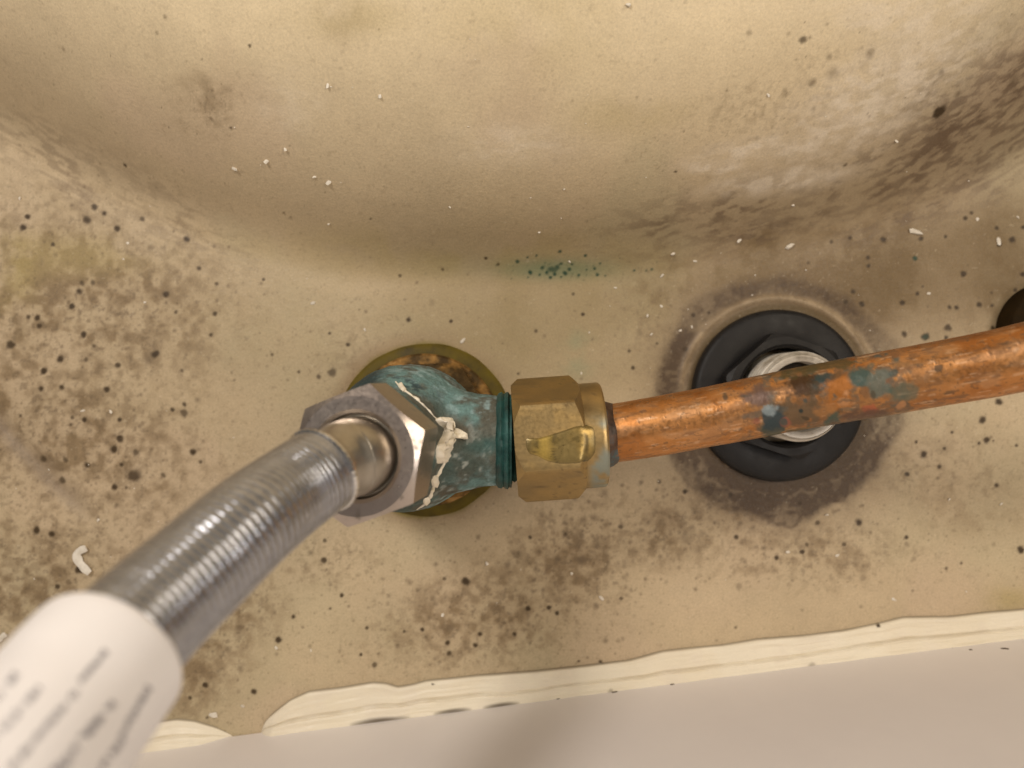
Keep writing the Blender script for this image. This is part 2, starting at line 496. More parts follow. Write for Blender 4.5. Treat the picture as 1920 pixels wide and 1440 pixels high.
# --- mould spots, one by one where the photograph shows them: px, py, radius px, darkness
SP = """52 406 6 8|43 426 9 8|164 413 10 7|195 400 6 8|177 389 8 7|220 429 8 8|350 448 8 9|235 310 6 10|148 546 8 8|153 531 6 6|174 530 6 6|134 575 8 9|53 594 6 7|70 596 7 8|74 611 7 7|156 627 8 8|20 646 10 7|114 672 9 8|176 649 6 6|221 685 7 7|161 675 6 6|311 552 9 9|312 568 5 5|330 585 5 6|374 503 6 7|403 588 6 7|395 628 6 7|406 532 4 6|291 664 10 8|278 675 13 4|341 695 5 6|99 458 6 7|83 696 8 8|327 620 5 5|267 411 6 6|282 465 9 5|
82 697 7 8|78 728 7 8|116 726 7 8|200 730 7 9|264 740 5 5|159 787 6 8|224 787 6 8|136 782 5 6|133 796 5 6|225 821 9 8|213 842 10 8|255 849 8 6|164 872 8 9|228 871 6 8|252 892 15 10|252 890 24 3|215 913 8 9|237 914 5 6|346 758 6 7|323 768 5 7|345 775 10 6|370 750 8 5|362 848 8 8|376 866 5 6|306 891 6 6|68 995 9 9|98 1001 8 8|148 1068 9 10|108 1100 6 7|123 863 6 6|82 860 8 6|117 900 8 6|38 780 4 6|218 948 6 5|
494 524 3.5 7|766 599 7 8|846 602 5 8|618 625 4 7|652 646 5 7|623 699 11 6|598 706 6 6|510 665 4 6|560 697 4 6|810 567 8 3|686 584 4 5|750 517 4 6|781 530 4 5|830 505 4 6|911 484 4 8|934 495 4 7|1075 551 4 6|1093 590 5 8|1005 620 5 6|1021 630 5 4|1200 625 10 3|1180 658 4 6|1187 690 5 7|1232 644 4 6|1285 655 6 6|1300 591 6 8|1329 586 4 7|972 701 4 6|1090 710 5 5|
1727 447 7 8|1656 449 7 8|1594 446 5 7|1559 454 5 6|1627 483 5 7|1629 499 5 8|1809 409 6 8|1821 399 5 7|1898 449 8 9|1874 458 7 8|1868 428 5 7|1806 513 7 8|1599 547 6 7|1616 570 7 9|1586 566 6 7|1730 537 4 7|1720 551 5 8|1692 568 6 8|1794 577 6 8|1781 576 5 7|1836 572 7 9|1861 573 5 7|1904 544 5 9|1860 549 4 6|1778 615 9 7|1774 633 6 8|1735 631 10 7|1696 626 7 8|1862 615 6 8|1717 658 6 8|1703 659 4 6|1918 426 6 9|1918 514 6 9|1516 493 4 6|1773 444 4 7|
1873 752 9 9|1842 787 9 9|1850 826 8 9|1836 831 4 7|1771 841 6 9|1732 851 9 9|1700 889 6 9|1761 875 5 7|1785 811 4 7|1718 829 4 7|1870 910 6 8|1611 980 9 9|1700 1008 5 8|1701 1021 7 4|1914 1031 9 9|1714 1048 6 4|1863 1021 6 3|1504 1035 6 8|1500 943 6 7|1456 1045 6 8|1583 1021 5 6|1513 1021 5 6|1533 980 6 6|1618 1084 8 3|1594 1085 6 3|1774 1066 4 6|1803 1056 4 6|1906 835 4 7|1863 827 3 7|
607 1051 8 7|609 1014 5 6|582 1036 7 5|641 1116 5 9|619 1141 4 7|688 1177 4 7|758 1183 4 7|792 1180 5 8|677 1227 4 8|702 1246 6 6|833 1085 4 6|873 1090 9 8|844 1177 13 4|839 1205 6 9|900 1189 6 8|892 1210 6 8|842 1225 7 7|965 1189 5 8|990 1141 6 9|1029 1140 6 9|994 1007 5 7|971 1041 10 5|952 1059 10 5|812 1122 7 4|932 1142 13 3|726 996 4 5|745 1210 6 5|1132 925 10 4|1285 921 6 9|1370 928 5 8|1164 987 6 6|1114 971 9 5|1094 975 9 4|1060 1001 5 7|1091 1004 8 5|1092 1050 11 5|1202 994 7 4|1284 981 7 4|1285 1006 15 3|1380 1007 6 9|1044 1150 5 8|1117 1136 8 5|1165 1122 5 6|1385 1099 8 4|1379 1176 4 6|1136 1202 7 5|1085 1240 4 7|1126 1241 5 7|1302 960 7 5|1045 1047 7 4|1167 910 5 5|1236 903 5 6|
521 1200 8 9|550 1156 6 8|385 1284 7 9|476 1297 7 9|357 1308 5 7|389 1345 4 6|519 1227 5 4|449 1177 8 5|427 1217 8 5|451 1253 8 5|1404 62 8 4|1505 75 9 6|1632 100 12 4|1555 107 9 4|1522 155 11 5|1560 137 16 3|1762 209 17 9|1472 170 7 3|1525 203 7 3|1797 175 9 5|1765 137 10 4|1267 321 4 8|1585 310 6 6|468 86 4 7|433 240 5 6|395 222 6 4|385 195 6 3|118 93 6 4|294 62 5 4|310 32 5 5|695 410 3 8|533 400 4 6|545 408 4 5|1895 280 8 5|1840 230 9 4|1900 150 14 4"""
GSP = """994 510 6 9|1006 479 3 8|1050 472 5 9|1098 479 4 9|1035 505 9 6|1045 501 8 6|1059 512 6 8|1032 520 4 8|1067 505 5 7|1085 516 4 9|1115 504 4 8|1017 502 5 7|970 490 5 7|1125 494 3 7|1189 507 3 6|1222 505 4 6|990 520 3 6|1120 516 4 7|1135 517 3 6|989 482 3 7|1025 511 4 8|1052 495 4 7|1715 484 6 8|1735 631 8 5|1040 514 5 8|1012 515 3 6|1073 496 3 8|1100 506 3 6|1052 519 3 7"""
spots = [tuple(float(v) for v in q.split()) + (0,) for q in SP.replace('\n', '').split('|') if q.strip()]
spots += [tuple(float(v) for v in q.split()) + (1,) for q in GSP.split('|')]
for (cx, cy, sx, sy, n, r0, r1) in [(200, 700, 300, 330, 420, 1.0, 2.4), (1000, 1100, 420, 110, 420, 1.0, 2.4), (1650, 700, 260, 330, 260, 1.0, 2.2), (150, 380, 200, 90, 160, 1.2, 3), (150, 560, 190, 140, 240, 2, 5), (120, 820, 210, 150, 240, 2, 5), (100, 1060, 160, 110, 150, 2, 5), (410, 1200, 60, 120, 130, 2, 6),
                                    (880, 1160, 160, 70, 190, 2, 6), (1070, 1040, 110, 90, 200, 2, 6), (1300, 980, 140, 50, 150, 2, 6), (1480, 1040, 160, 55, 110, 2, 5),
                                    (1720, 520, 190, 130, 110, 1.6, 3.5), (1780, 880, 140, 70, 80, 1.8, 4), (1050, 505, 90, 12, 60, 1.3, 3), (900, 560, 420, 60, 60, 1.5, 3.5),
                                    (700, 680, 130, 80, 60, 1.5, 4), (390, 195, 38, 45, 30, 1.2, 3), (600, 1080, 110, 60, 60, 2, 4), (1230, 640, 70, 60, 40, 2, 4), (1560, 170, 180, 110, 60, 2, 5)]:
    for k in range(n):
        spots.append((rng.normal(cx, sx), rng.normal(cy, sy), rng.uniform(r0, r1), rng.choice([1.5, 2, 2, 3, 3, 4, 5]), 1 if (cy == 505) else 0))
C3 = c.reshape(sh + (3,))
CO3 = co.reshape(sh + (3,))
NF = n_tiny.reshape(sh)
for (px, py, rad, dark, green) in spots:
    if not (-40 < px < 1960 and -30 < py < 1420): continue
    p = on_basin(px, py)
    rm = rad * (D - p[2]) / F * (0.85 if dark > 5 else 0.82)
    i0, i1 = np.searchsorted(xs, [p[0] - rm * 1.9, p[0] + rm * 1.9])
    j0, j1 = np.searchsorted(ys, [p[1] - rm * 1.9, p[1] + rm * 1.9])
    if i1 <= i0 or j1 <= j0: continue
    q = CO3[i0:i1, j0:j1] - p
    d = np.sqrt((q ** 2).sum(-1)) / rm + (NF[i0:i1, j0:j1] - .5) * 0.9
    edge = 0.55 if dark > 5 else 0.9
    a = (1 - sstep(1.0 - edge, 1.0 + edge * .5, d)) * min(0.98, dark / 7.6)
    tone = np.array([0.050, 0.030, 0.012]) if not green else np.array([0.018, 0.055, 0.034])
    if dark <= 5 and not green: tone = np.array([0.135, 0.095, 0.055])
    C3[i0:i1, j0:j1] = C3[i0:i1, j0:j1] * (1 - a[..., None]) + tone * a[..., None]
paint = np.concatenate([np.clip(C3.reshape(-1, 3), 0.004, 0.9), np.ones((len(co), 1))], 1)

# close the slab with sides 14 mm deep
nx, ny = sh
idx = np.arange(nx * ny).reshape(sh)
border = np.concatenate([idx[:, 0], idx[-1, 1:], idx[-2::-1, -1], idx[0, -2:0:-1]])
low_v = co[border].copy()
low_v[:, 2] = -14
nb = len(border)
k = np.arange(nb)
side = np.stack([border[k], nx * ny + k, nx * ny + (k + 1) % nb, border[(k + 1) % nb]], -1)
V = np.concatenate([co, low_v])
Fc = np.concatenate([grid_faces(nx, ny), side])
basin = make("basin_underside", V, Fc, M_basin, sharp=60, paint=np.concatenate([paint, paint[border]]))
tag(basin, "stained cream basin underside with a flat ledge below its bulging bowl", "basin")

# ------------------------------------------------------------------ white wall and the sealant along it
wa, wb = P(490, 1383, 3.5), P(1920, 1197, 3.5)
wdir = (wb - wa) / np.linalg.norm(wb - wa)
wnrm = np.array([-wdir[1], wdir[0], 0])
wall_v = []
for (along, off, z) in [(-260, 0, -0.2), (330, 0, -0.2), (330, -14, -0.2), (-260, -14, -0.2), (-260, 0, 160), (330, 0, 160), (330, -14, 160), (-260, -14, 160)]:
    p = wa + wdir * along + wnrm * off
    wall_v.append((p[0], p[1], z))
wall = make("wall", wall_v, [(0, 3, 2, 1), (4, 5, 6, 7), (0, 1, 5, 4), (1, 2, 6, 5), (2, 3, 7, 6), (3, 0, 4, 7)], M_wall, sharp=20)
bv = wall.modifiers.new("edge", 'BEVEL'); bv.width = 0.0008; bv.segments = 2
tag(wall, "plain white wall running along the bottom behind the cream sealant", "wall", kind="structure")

def wall_y(x):
    return wa[1] + (x - wa[0]) * wdir[1] / wdir[0]

def sealant(name, top_px, label, seed, hmax=3.4):
    top = np.array([P(a, b2, 0.0)[:2] for a, b2 in top_px])
    xx = np.linspace(top[0, 0], top[-1, 0], max(40, int((top[-1, 0] - top[0, 0]) / 0.45)))
    yt = np.interp(xx, top[:, 0], top[:, 1])
    ker = np.array([1, 2, 3, 2, 1.]) / 9
    ypad = np.pad(yt, 2, mode='edge')
    yt = np.convolve(ypad, ker, 'valid')
    yt[0], yt[-1] = np.interp([xx[0], xx[-1]], top[:, 0], top[:, 1])
    nv = 44
    v = np.linspace(0, 1, nv)
    Xg, Vg = np.meshgrid(xx, v, indexing='ij')
    Yt = np.repeat(yt[:, None], nv, 1)
    Yw = wall_y(Xg) - 0.25
    wid = np.maximum(Yt - Yw, 0.05)
    full = np.clip(wid / 5.0, 0, 1)
    q = np.stack([Xg.ravel(), np.zeros(Xg.size), np.zeros(Xg.size)], -1)
    wob = ((fbm(q, 22, 3, seed) - .5) * 0.45).reshape(Xg.shape)
    wob2 = ((fbm(q, 8, 2, seed + 5) - .5) * 0.10).reshape(Xg.shape)
    lip = np.sqrt(np.clip(1 - (1 - np.clip(Vg / 0.12, 0, 1)) ** 2, 0, 1)) * (1.25 + .5 * ((fbm(q, 5, 3, seed + 40) - .5).reshape(Xg.shape)))
    body = 2.3 * np.clip((Vg - .06) / .94, 0, 1) ** 1.5
    w = Vg + wob * Vg * (1 - Vg) * 1.6 + wob2
    groove = -0.34 * np.exp(-((w - .57) / .03) ** 2) - 0.12 * np.exp(-((w - .66) / .018) ** 2) + 0.22 * np.exp(-((w - .61) / .03) ** 2) \
        - 0.06 * np.exp(-((w - .30) / .05) ** 2) - 0.10 * np.exp(-((w - .84) / .05) ** 2)
    fine = (fbm(np.stack([Xg.ravel() * .12, w.ravel() * 14, 0 * Xg.ravel()], -1), 1.0, 3, seed + 9).reshape(Xg.shape) - .5) * .34
    Zg = (lip + body + groove + fine * lip) * full + 0.01
    Yg = Yt + (Yw - Yt) * Vg
    # the edge against the ledge curls slightly under itself
    V3 = np.stack([Xg, Yg, np.where(Vg < 1e-6, -0.1, Zg)], -1).reshape(-1, 3)
    px_, py_ = to_px(V3)
    n1 = fbm(V3, 12, 3, seed + 20)
    cc = np.tile(np.array([0.86, 0.79, 0.635]), (len(V3), 1))
    cc = lerp(cc, (0.81, 0.725, 0.555), sstep(.45, .7, n1) * .6)
    cc = lerp(cc, (0.79, 0.71, 0.58), sstep(.5, .7, fbm(V3, 7, 3, seed + 30)) * .5)
    vv = Vg.ravel()
    cc = lerp(cc, (0.20, 0.15, 0.09), (1 - sstep(0.0, 0.05, vv)) * .9)  # upper edge's shadow and dirt painted as one dark line
    gr = (np.exp(-((w.ravel() - .57) / .03) ** 2) + .2 * np.exp(-((w.ravel() - .66) / .025) ** 2)) * .4 * (.3 + .7 * sstep(.4, .6, n1))
    cc = lerp(cc, (0.42, 0.34, 0.23), np.clip(gr, 0, .6))
    # dark slits painted in for the shadow gaps against the wall
    gap_shade = np.zeros(len(V3))
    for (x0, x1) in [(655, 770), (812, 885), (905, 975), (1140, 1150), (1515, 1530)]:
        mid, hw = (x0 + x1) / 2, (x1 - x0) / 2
        gap_shade = np.maximum(gap_shade, np.clip(1 - ((px_ - mid) / hw) ** 2, 0, 1))
    cc = lerp(cc, (0.07, 0.045, 0.025), sstep(.93 - .06, .97, vv + 0.05 * gap_shade) * np.sqrt(gap_shade) * (.85 if seed == 100 else 0) * np.where(px_ > 1110, .6, 1))
    for (sx_, sy_, sr) in [(1647, 1173, 5), (1433, 1191, 6), (1128, 1242, 4), (812, 1283, 3)]:
        cc = lerp(cc, (0.07, 0.05, 0.03), 1 - sstep(sr * .5, sr, np.hypot(px_ - sx_, py_ - sy_)))
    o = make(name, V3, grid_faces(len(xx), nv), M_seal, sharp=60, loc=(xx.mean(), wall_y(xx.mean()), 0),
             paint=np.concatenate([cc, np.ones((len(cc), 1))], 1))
    return tag(o, label, "sealant", "beads of sealant between basin and wall")

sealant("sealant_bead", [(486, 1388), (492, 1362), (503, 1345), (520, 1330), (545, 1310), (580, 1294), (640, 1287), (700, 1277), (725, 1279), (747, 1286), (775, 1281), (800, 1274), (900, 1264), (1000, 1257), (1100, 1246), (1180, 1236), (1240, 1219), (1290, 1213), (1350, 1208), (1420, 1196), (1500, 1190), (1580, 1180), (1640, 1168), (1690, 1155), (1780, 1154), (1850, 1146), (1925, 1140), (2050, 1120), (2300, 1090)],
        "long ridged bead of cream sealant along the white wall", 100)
sealant("sealant_bead", [(60, 1390), (150, 1372), (240, 1360), (300, 1350), (335, 1346), (370, 1350), (405, 1362), (430, 1375), (447, 1389)],
        "short rounded bead of sealant next to the white hose sleeve", 140)

# ------------------------------------------------------------------ first tap hole: putty ring, brass nut, green fitting
AX = P(797, 806, 0.5)[:2]
def axis_pt(z):
    """the slightly leaning axis of the first fitting"""
    return np.array([AX[0] - 3.3 * z / 64.0, AX[1] - 0.6 * z / 64.0, z])
LEAN = axis_pt(64) - axis_pt(0)

def putty_r(r, h, th):
    w = 0.30 * np.sin(2 * th + 1) + 0.12 * np.sin(5 * th + 2) + 0.05 * np.sin(15 * th)
    return r + w * (1 if r > 19 else .3)
v, f = revolve([(22.6, -0.1), (22.2, 0.25), (21.3, 0.6), (20.2, 0.85), (19.0, 1.0), (16, 1.0)], 120, (AX[0], AX[1], 0), (0, 0, 1), putty_r)
o = make("putty_ring", v, f, M_putty, sharp=60, loc=(AX[0], AX[1], 0))
tag(o, "olive yellow putty ring squeezed out round the left tap hole", "putty")

t = thing("brass_backnut", "brown tarnished brass nut on the basin beneath the green fitting", "nut", (AX[0], AX[1], 1.0))
v, f = hex_nut((AX[0], AX[1], 0), (0, 0, 1), 16.7, 19.2, 16.9, 1.0, 6.6, 10.4, math.radians(32), cham=0.6, hole_depth=5)
make("hexagon", v, f, M_oldbrass, t, sharp=14)
v, f = revolve([(18.6, 0.9), (19.4, 1.2), (19.5, 1.7), (19.0, 2.1), (16.0, 2.2)], 96, (AX[0], AX[1], 0), (0, 0, 1))
make("flange", v, f, M_oldbrass, t)
v, f = revolve([(10.2, 1.5), (10.2, 9.5)], 64, (AX[0], AX[1], 0), (0, 0, 1))
make("threaded_tail", v, f, M_oldbrass, t)

# green elbow: body with a side branch, grown together by a voxel remesh
BZ = 31.0                                          # height of the branch axis
b0 = axis_pt(BZ)
BEND = P(962, 826, BZ)                             # where the branch meets the brass nut
bdir = (BEND - b0); bdir[2] = 0
bdir = bdir / np.linalg.norm(bdir)
pieces = []
prof = [(0.1, 8.0), (11.2, 8.0), (13.2, 9.5), (15.6, 13.0), (16.4, 18.0), (16.4, 25.0), (15.8, 30.0), (14.6, 35.5), (12.8, 40.0), (11.6, 43.0), (11.2, 46.0), (11.2, 53.6), (0.1, 53.6)]
v, f = revolve(prof, 96, axis_pt(0), LEAN)
pieces.append((v, f))
Lb = np.linalg.norm(BEND - b0)
v, f = revolve([(0.1, 0.0), (12.6, 0.0), (12.2, 8.0), (11.0, 13.0), (9.9, 17.0), (9.6, 20.5), (9.6, Lb - 2.6), (0.1, Lb - 2.6)], 80, b0, bdir)
pieces.append((v, f))
v, f = merge(pieces)
tmp_me = bpy.data.meshes.new("tmp"); tmp_me.from_pydata([tuple(x) for x in v], [], [tuple(q) for q in f])
tmp = bpy.data.objects.new("tmp", tmp_me); COL.objects.link(tmp)
# close the pole holes, remesh, smooth
import bmesh
bm = bmesh.new(); bm.from_mesh(tmp_me)
bmesh.ops.holes_fill(bm, edges=[e for e in bm.edges if e.is_boundary], sides=0)
bm.to_mesh(tmp_me); bm.free()
rm = tmp.modifiers.new("r", 'REMESH'); rm.mode = 'VOXEL'; rm.voxel_size = 0.42
sm = tmp.modifiers.new("s", 'SMOOTH'); sm.iterations = 16; sm.factor = 0.5
dg = bpy.context.evaluated_depsgraph_get(); dg.update()
ev = tmp.evaluated_get(dg).to_mesh()
nvt = len(ev.vertices)
tv = np.empty(nvt * 3); ev.vertices.foreach_get('co', tv); tv = tv.reshape(-1, 3)
tn = np.empty(nvt * 3); ev.vertices.foreach_get('normal', tn); tn = tn.reshape(-1, 3)
tf = [tuple(p.vertices) for p in ev.polygons]
tmp.evaluated_get(dg).to_mesh_clear()
bpy.data.objects.remove(tmp); bpy.data.meshes.remove(tmp_me)
# pitted surface, and the flat wrench pad on the branch
tv = tv + tn * (((fbm(tv, 5, 3, 70) - .5) * 0.5 + (fbm(tv, 1.2, 3, 71) - .5) * 0.42))[:, None]
tpx, tpy = to_px(tv)
na, nb_, nc = fbm(tv, 4.5, 5, 80), fbm(tv, 1.6, 4, 81), fbm(tv, 9, 3, 82)
tc = np.tile(np.array([0.100, 0.105, 0.085]), (nvt, 1))
tc = lerp(tc, (0.085, 0.068, 0.045), sstep(.45, .65, nc) * .8)
tc = lerp(tc, (0.04, 0.085, 0.080), sstep(.46, .60, na) * .5)
def tb(cx, cy, rx, ry, rot=0):
    a = math.radians(rot)
    dx, dy = tpx - cx, tpy - cy
    u = (dx * math.cos(a) + dy * math.sin(a)) / rx
    w = (-dx * math.sin(a) + dy * math.cos(a)) / ry
    return np.exp(-(u * u + w * w) ** 1.3)
lt = np.maximum.reduce([tb(780, 712, 95, 30, 10), tb(850, 745, 60, 22, 50), tb(905, 768, 50, 26, -15), tb(915, 908, 60, 12, 5), tb(840, 945, 80, 20, -30), tb(925, 890, 30, 30, 60) * .6, tb(880, 855, 50, 20, 0) * .3])
tc = lerp(tc, (0.155, 0.275, 0.27), np.clip(lt * (.12 + .85 * sstep(.42, .58, na)), 0, .8))
tc = lerp(tc, (0.27, 0.385, 0.40), np.clip(lt * sstep(.50, .62, nb_) * .7, 0, .7))
dk = np.maximum.reduce([tb(690, 712, 40, 14, -30), tb(770, 722, 60, 12, 20) * sstep(.45, .6, nb_)])
tc = lerp(tc, (0.020, 0.040, 0.045), np.clip(dk, 0, .9))
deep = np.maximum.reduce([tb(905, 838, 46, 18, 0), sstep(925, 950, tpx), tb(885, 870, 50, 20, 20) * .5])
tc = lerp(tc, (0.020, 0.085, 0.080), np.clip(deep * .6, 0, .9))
tc = lerp(tc, (0.32, 0.34, 0.31), sstep(.60, .68, nb_) * tb(860, 870, 70, 60) * .8)
tc *= (0.88 + .4 * nb_)[:, None]
elbow = thing("elbow_fitting", "green corroded elbow fitting between the steel hose nut and brass nut", "pipe fitting", tuple(axis_pt(8)))
tri = [q for q in tf]
make("body", tv, tri, M_teal, elbow, sharp=None, paint=np.concatenate([tc, np.ones((nvt, 1))], 1))
TEE = BVHTree.FromPolygons([tuple(x) for x in tv], tri)
# collar and thread at the end of the branch
e0 = b0 + bdir * (Lb - 3.6)
v, f = revolve([(9.4, 0), (10.1, 0.5), (10.35, 1.1), (9.9, 1.6), (10.3, 2.0), (10.45, 2.5), (9.9, 2.9), (10.1, 3.3), (8.6, 3.5)], 96, e0, bdir,
               lambda r, h, th: r + 0.10 * np.sin(9 * th + h) + 0.06 * np.sin(23 * th + 2 * h))
make("collar", v, f, M_thread, elbow, sharp=60)
thr = [(8.5 + (0.45 if k % 2 else 0.0), 3.4 + k * 0.55) for k in range(14)]
v, f = revolve(thr, 72, e0, bdir)
make("thread", v, f, M_thread, elbow, sharp=60)

# ------------------------------------------------------------------ brass compression nut and copper pipe
NA = BEND + bdir * 0.3
pdir = P(1122, 815, BZ) - NA
pdir[2] = 0; pdir /= np.linalg.norm(pdir)
nut_t = thing("compression_nut", "brass hexagonal nut joining the green fitting to the copper pipe", "nut", tuple(NA + np.array([0, 0, -13])))
# facets: corners at +24.6, -34.6 ... degrees from straight up, turned about the pipe
a_, e1_, e2_ = frame_of(pdir)
up = np.array([0, 0, 1.0]); ydown = np.array([0, -1.0, 0])
cdir = math.cos(math.radians(24.6)) * up + math.sin(math.radians(24.6)) * ydown
ph = math.atan2(np.dot(cdir, e2_), np.dot(cdir, e1_)) - math.pi / 6
hv, hf = hex_nut(NA, pdir, 11.65, 13.25, 11.5, 0.0, 14.3, 8.8, ph, cham=0.95, rdisc0=11.9, cham0=1.2, hole_depth=6, seg=24)
cv, cf = revolve([(11.25, 11.0), (11.25, 18.5), (10.9, 18.95), (10.0, 19.1), (8.6, 19.2), (6.6, 19.0), (6.6, 12)], 96, NA, pdir)
def brass_paint(v, seed):
    px_, py_ = to_px(v)
    n1, n2, n3 = fbm(v, 3.2, 4, seed), fbm(v, 1.0, 3, seed + 1), fbm(v, 7, 3, seed + 2)
    cc = np.tile(np.array([0.42, 0.295, 0.13]), (len(v), 1))
    al = np.full(len(v), 0.9)
    cc = lerp(cc, (0.34, 0.245, 0.115), sstep(.42, .66, n3) * .8)
    cc = lerp(cc, (0.52, 0.35, 0.135), sstep(.5, .66, n1) * .5)
    s = sstep(.66, .74, n2) * .6
    cc = lerp(cc, (0.10, 0.06, 0.02), s); al -= s * .5
    # grey green corrosion on the collar, towards the pipe
    g = sstep(1098, 1118, px_) * sstep(.40, .58, n1) * (sstep(770, 800, py_) * .9)
    cc = lerp(cc, (0.20, 0.28, 0.28), g * .8); al -= g * .5
    dk = np.exp(-(((px_ - 1098) / 14) ** 2 + ((py_ - 765) / 16) ** 2))
    cc = lerp(cc, (0.11, 0.065, 0.02), dk * .8); al -= dk * .3
    return np.concatenate([cc, np.clip(al, 0, 1)[:, None]], 1)
# refine the hexagon so its paint has detail
def refine(v, f, n, nrings, times):
    g = v.reshape(nrings, n, 3)
    return g
def dense_rings(v, n, counts):
    """insert extra rings between the rings of a revolved mesh"""
    g = v.reshape(-1, n, 3)
    out = []
    for k in range(len(g) - 1):
        c_ = counts[k] if k < len(counts) else 1
        for q in range(c_):
            out.append(g[k] + (g[k + 1] - g[k]) * q / c_)
    out.append(g[-1])
    out = np.array(out)
    return out.reshape(-1, 3), grid_faces(len(out), n, close_v=True)
hv2, hf2 = dense_rings(hv, 144, [1, 1, 3, 14, 14, 3, 1, 1])
make("hexagon", hv2, hf2, M_brass, nut_t, sharp=24, paint=brass_paint(hv2, 200))
cv2, cf2 = dense_rings(cv, 96, [10, 3, 3, 3, 1, 1])
make("collar", cv2, cf2, M_brass, nut_t, sharp=40, paint=brass_paint(cv2, 210))
NUT = BVHTree.FromPolygons([tuple(x) for x in np.concatenate([hv2, cv2])], [tuple(int(i) for i in q) for q in np.concatenate([hf2, cf2 + len(hv2)])])

PR = 6.3
pipe_pts = [NA + pdir * 12, NA + pdir * 19, P(1220, 801, 32.5), P(1350, 777, 35.0), P(1500, 747, 39.0), P(1640, 722, 43.0), P(1780, 697, 47.5), P(1910, 671, 52.0), P(2080, 625, 58.0), P(2300, 545, 64.0)]
path, s = catmull(pipe_pts, 860)
pn = {}
def pipe_r(S, TH):
    q = np.stack([S.ravel(), 6 * np.cos(TH).ravel(), 6 * np.sin(TH).ravel()], -1)
    return PR + ((fbm(q, 9, 2, 300) - .5) * .16 + (fbm(q, 1.6, 3, 301) - .5) * .02).reshape(S.shape)
pv, pf, ps, pth = sweep(path, s, 150, pipe_r)
ppx, ppy = to_px(pv)
q = np.stack([ps * .35, 6 * np.cos(pth), 6 * np.sin(pth)], -1)
q2 = np.stack([ps, 6 * np.cos(pth), 6 * np.sin(pth)], -1)
n1, n2, n3, n4 = fbm(q, 2.0, 4, 310), fbm(q2, 1.1, 4, 311), fbm(q2, 6, 3, 312), fbm(q2, 2.6, 4, 313)
pc = np.tile(np.array([0.60, 0.280, 0.100]), (len(pv), 1))
pal = np.ones(len(pv))
pc = lerp(pc, (0.47, 0.190, 0.058), sstep(.42, .66, n3) * .7)
pc = lerp(pc, (0.76, 0.43, 0.21), sstep(.52, .68, n1) * .5)
f_ = sstep(.60, .70, n1) * .25
pc = lerp(pc, (0.22, 0.10, 0.045), f_); pal -= f_ * .4
f_ = sstep(.68, .76, n2) * .4
pc = lerp(pc, (0.12, 0.075, 0.05), f_); pal -= f_ * .7
def pstain(cx, cy, rx, ry, col, met, k=1.0, rot=-10, hard=.35, src=None):
    global pc, pal
    a = math.radians(rot)
    dx, dy = ppx - cx, ppy - cy
    u = (dx * math.cos(a) + dy * math.sin(a)) / rx
    w = (-dx * math.sin(a) + dy * math.cos(a)) / ry
    d = np.sqrt(u * u + w * w) + (n4 - .5) * 1.1 + (n2 - .5) * .9
    m_ = (1 - sstep(1 - hard, 1 + hard * .4, d)) * k * (np.sin(pth * 0 + 1) > 0)
    pc = lerp(pc, col, m_)
    pal = pal * (1 - m_) + met * m_
zone = np.exp(-((ppx - 1560) / 170) ** 4)
for sd, lo, col, met, k_ in [(330, .50, (0.17, 0.095, 0.05), .3, .75), (334, .55, (0.075, 0.085, 0.065), .15, .85), (338, .57, (0.50, 0.235, 0.075), .5, .75), (342, .60, (0.05, 0.085, 0.08), .1, .85)]:
    m_ = sstep(lo, lo + .07, fbm(q2, 3.0, 4, sd)) * zone * k_
    pc = lerp(pc, col, m_); pal = pal * (1 - m_) + met * m_
m_ = sstep(.58, .66, fbm(q, 1.1, 4, 350)) * (.35 + .45 * sstep(1250, 1500, ppx))
pc = lerp(pc, (0.25, 0.125, 0.055), m_); pal = pal * (1 - m_) + .5 * m_
for sd, sc_, lo, k_, col in [(360, (0.16, 1, 1), .62, .55, (0.20, 0.095, 0.04)), (364, (0.22, 1.2, 1.2), .64, .5, (0.85, 0.55, 0.33)), (368, (0.8, 1.0, 1.0), .66, .6, (0.12, 0.07, 0.035))]:
    m_ = sstep(lo, lo + .08, fbm(np.stack([ps * sc_[0] + pth * .25, 6 * np.cos(pth) * sc_[1], 6 * np.sin(pth) * sc_[2]], -1), .62, 3, sd)) * k_
    pc = lerp(pc, col, m_)
    if col[0] < .5: pal = pal * (1 - m_ * .6)
# brown marks and verdigris where the pipe passes the second tap hole
pstain(1560, 762, 190, 60, (0.30, 0.145, 0.055), .6, .55, hard=.8)
pstain(1510, 722, 50, 22, (0.055, 0.024, 0.006), .3, .95)
pstain(1500, 772, 44, 30, (0.13, 0.085, 0.045), .3, .9)
pstain(1498, 815, 34, 14, (0.10, 0.085, 0.035), .2, .75)
pstain(1424, 742, 28, 22, (0.14, 0.085, 0.065), .3, .92)
pstain(1432, 775, 50, 8, (0.08, 0.10, 0.095), .3, .6)
pstain(1447, 805, 26, 16, (0.045, 0.058, 0.040), .1, .95)
pstain(1445, 786, 24, 22, (0.035, 0.055, 0.062), .3, .95)
pstain(1474, 792, 10, 9, (0.30, 0.085, 0.05), .1, .7)
pstain(1420, 790, 12, 7, (0.25, 0.07, 0.05), .1, .6)
pstain(1442, 768, 15, 11, (0.42, 0.50, 0.52), .9, .9)
pstain(1546, 712, 22, 20, (0.028, 0.050, 0.048), .1, .9)
pstain(1575, 735, 32, 30, (0.40, 0.145, 0.025), .35, .95)
pstain(1582, 752, 14, 10, (0.62, 0.33, 0.16), .8, .6)
pstain(1563, 790, 19, 17, (0.040, 0.075, 0.055), .1, .9, rot=40)
pstain(1614, 708, 22, 20, (0.035, 0.085, 0.075), .1, .9)
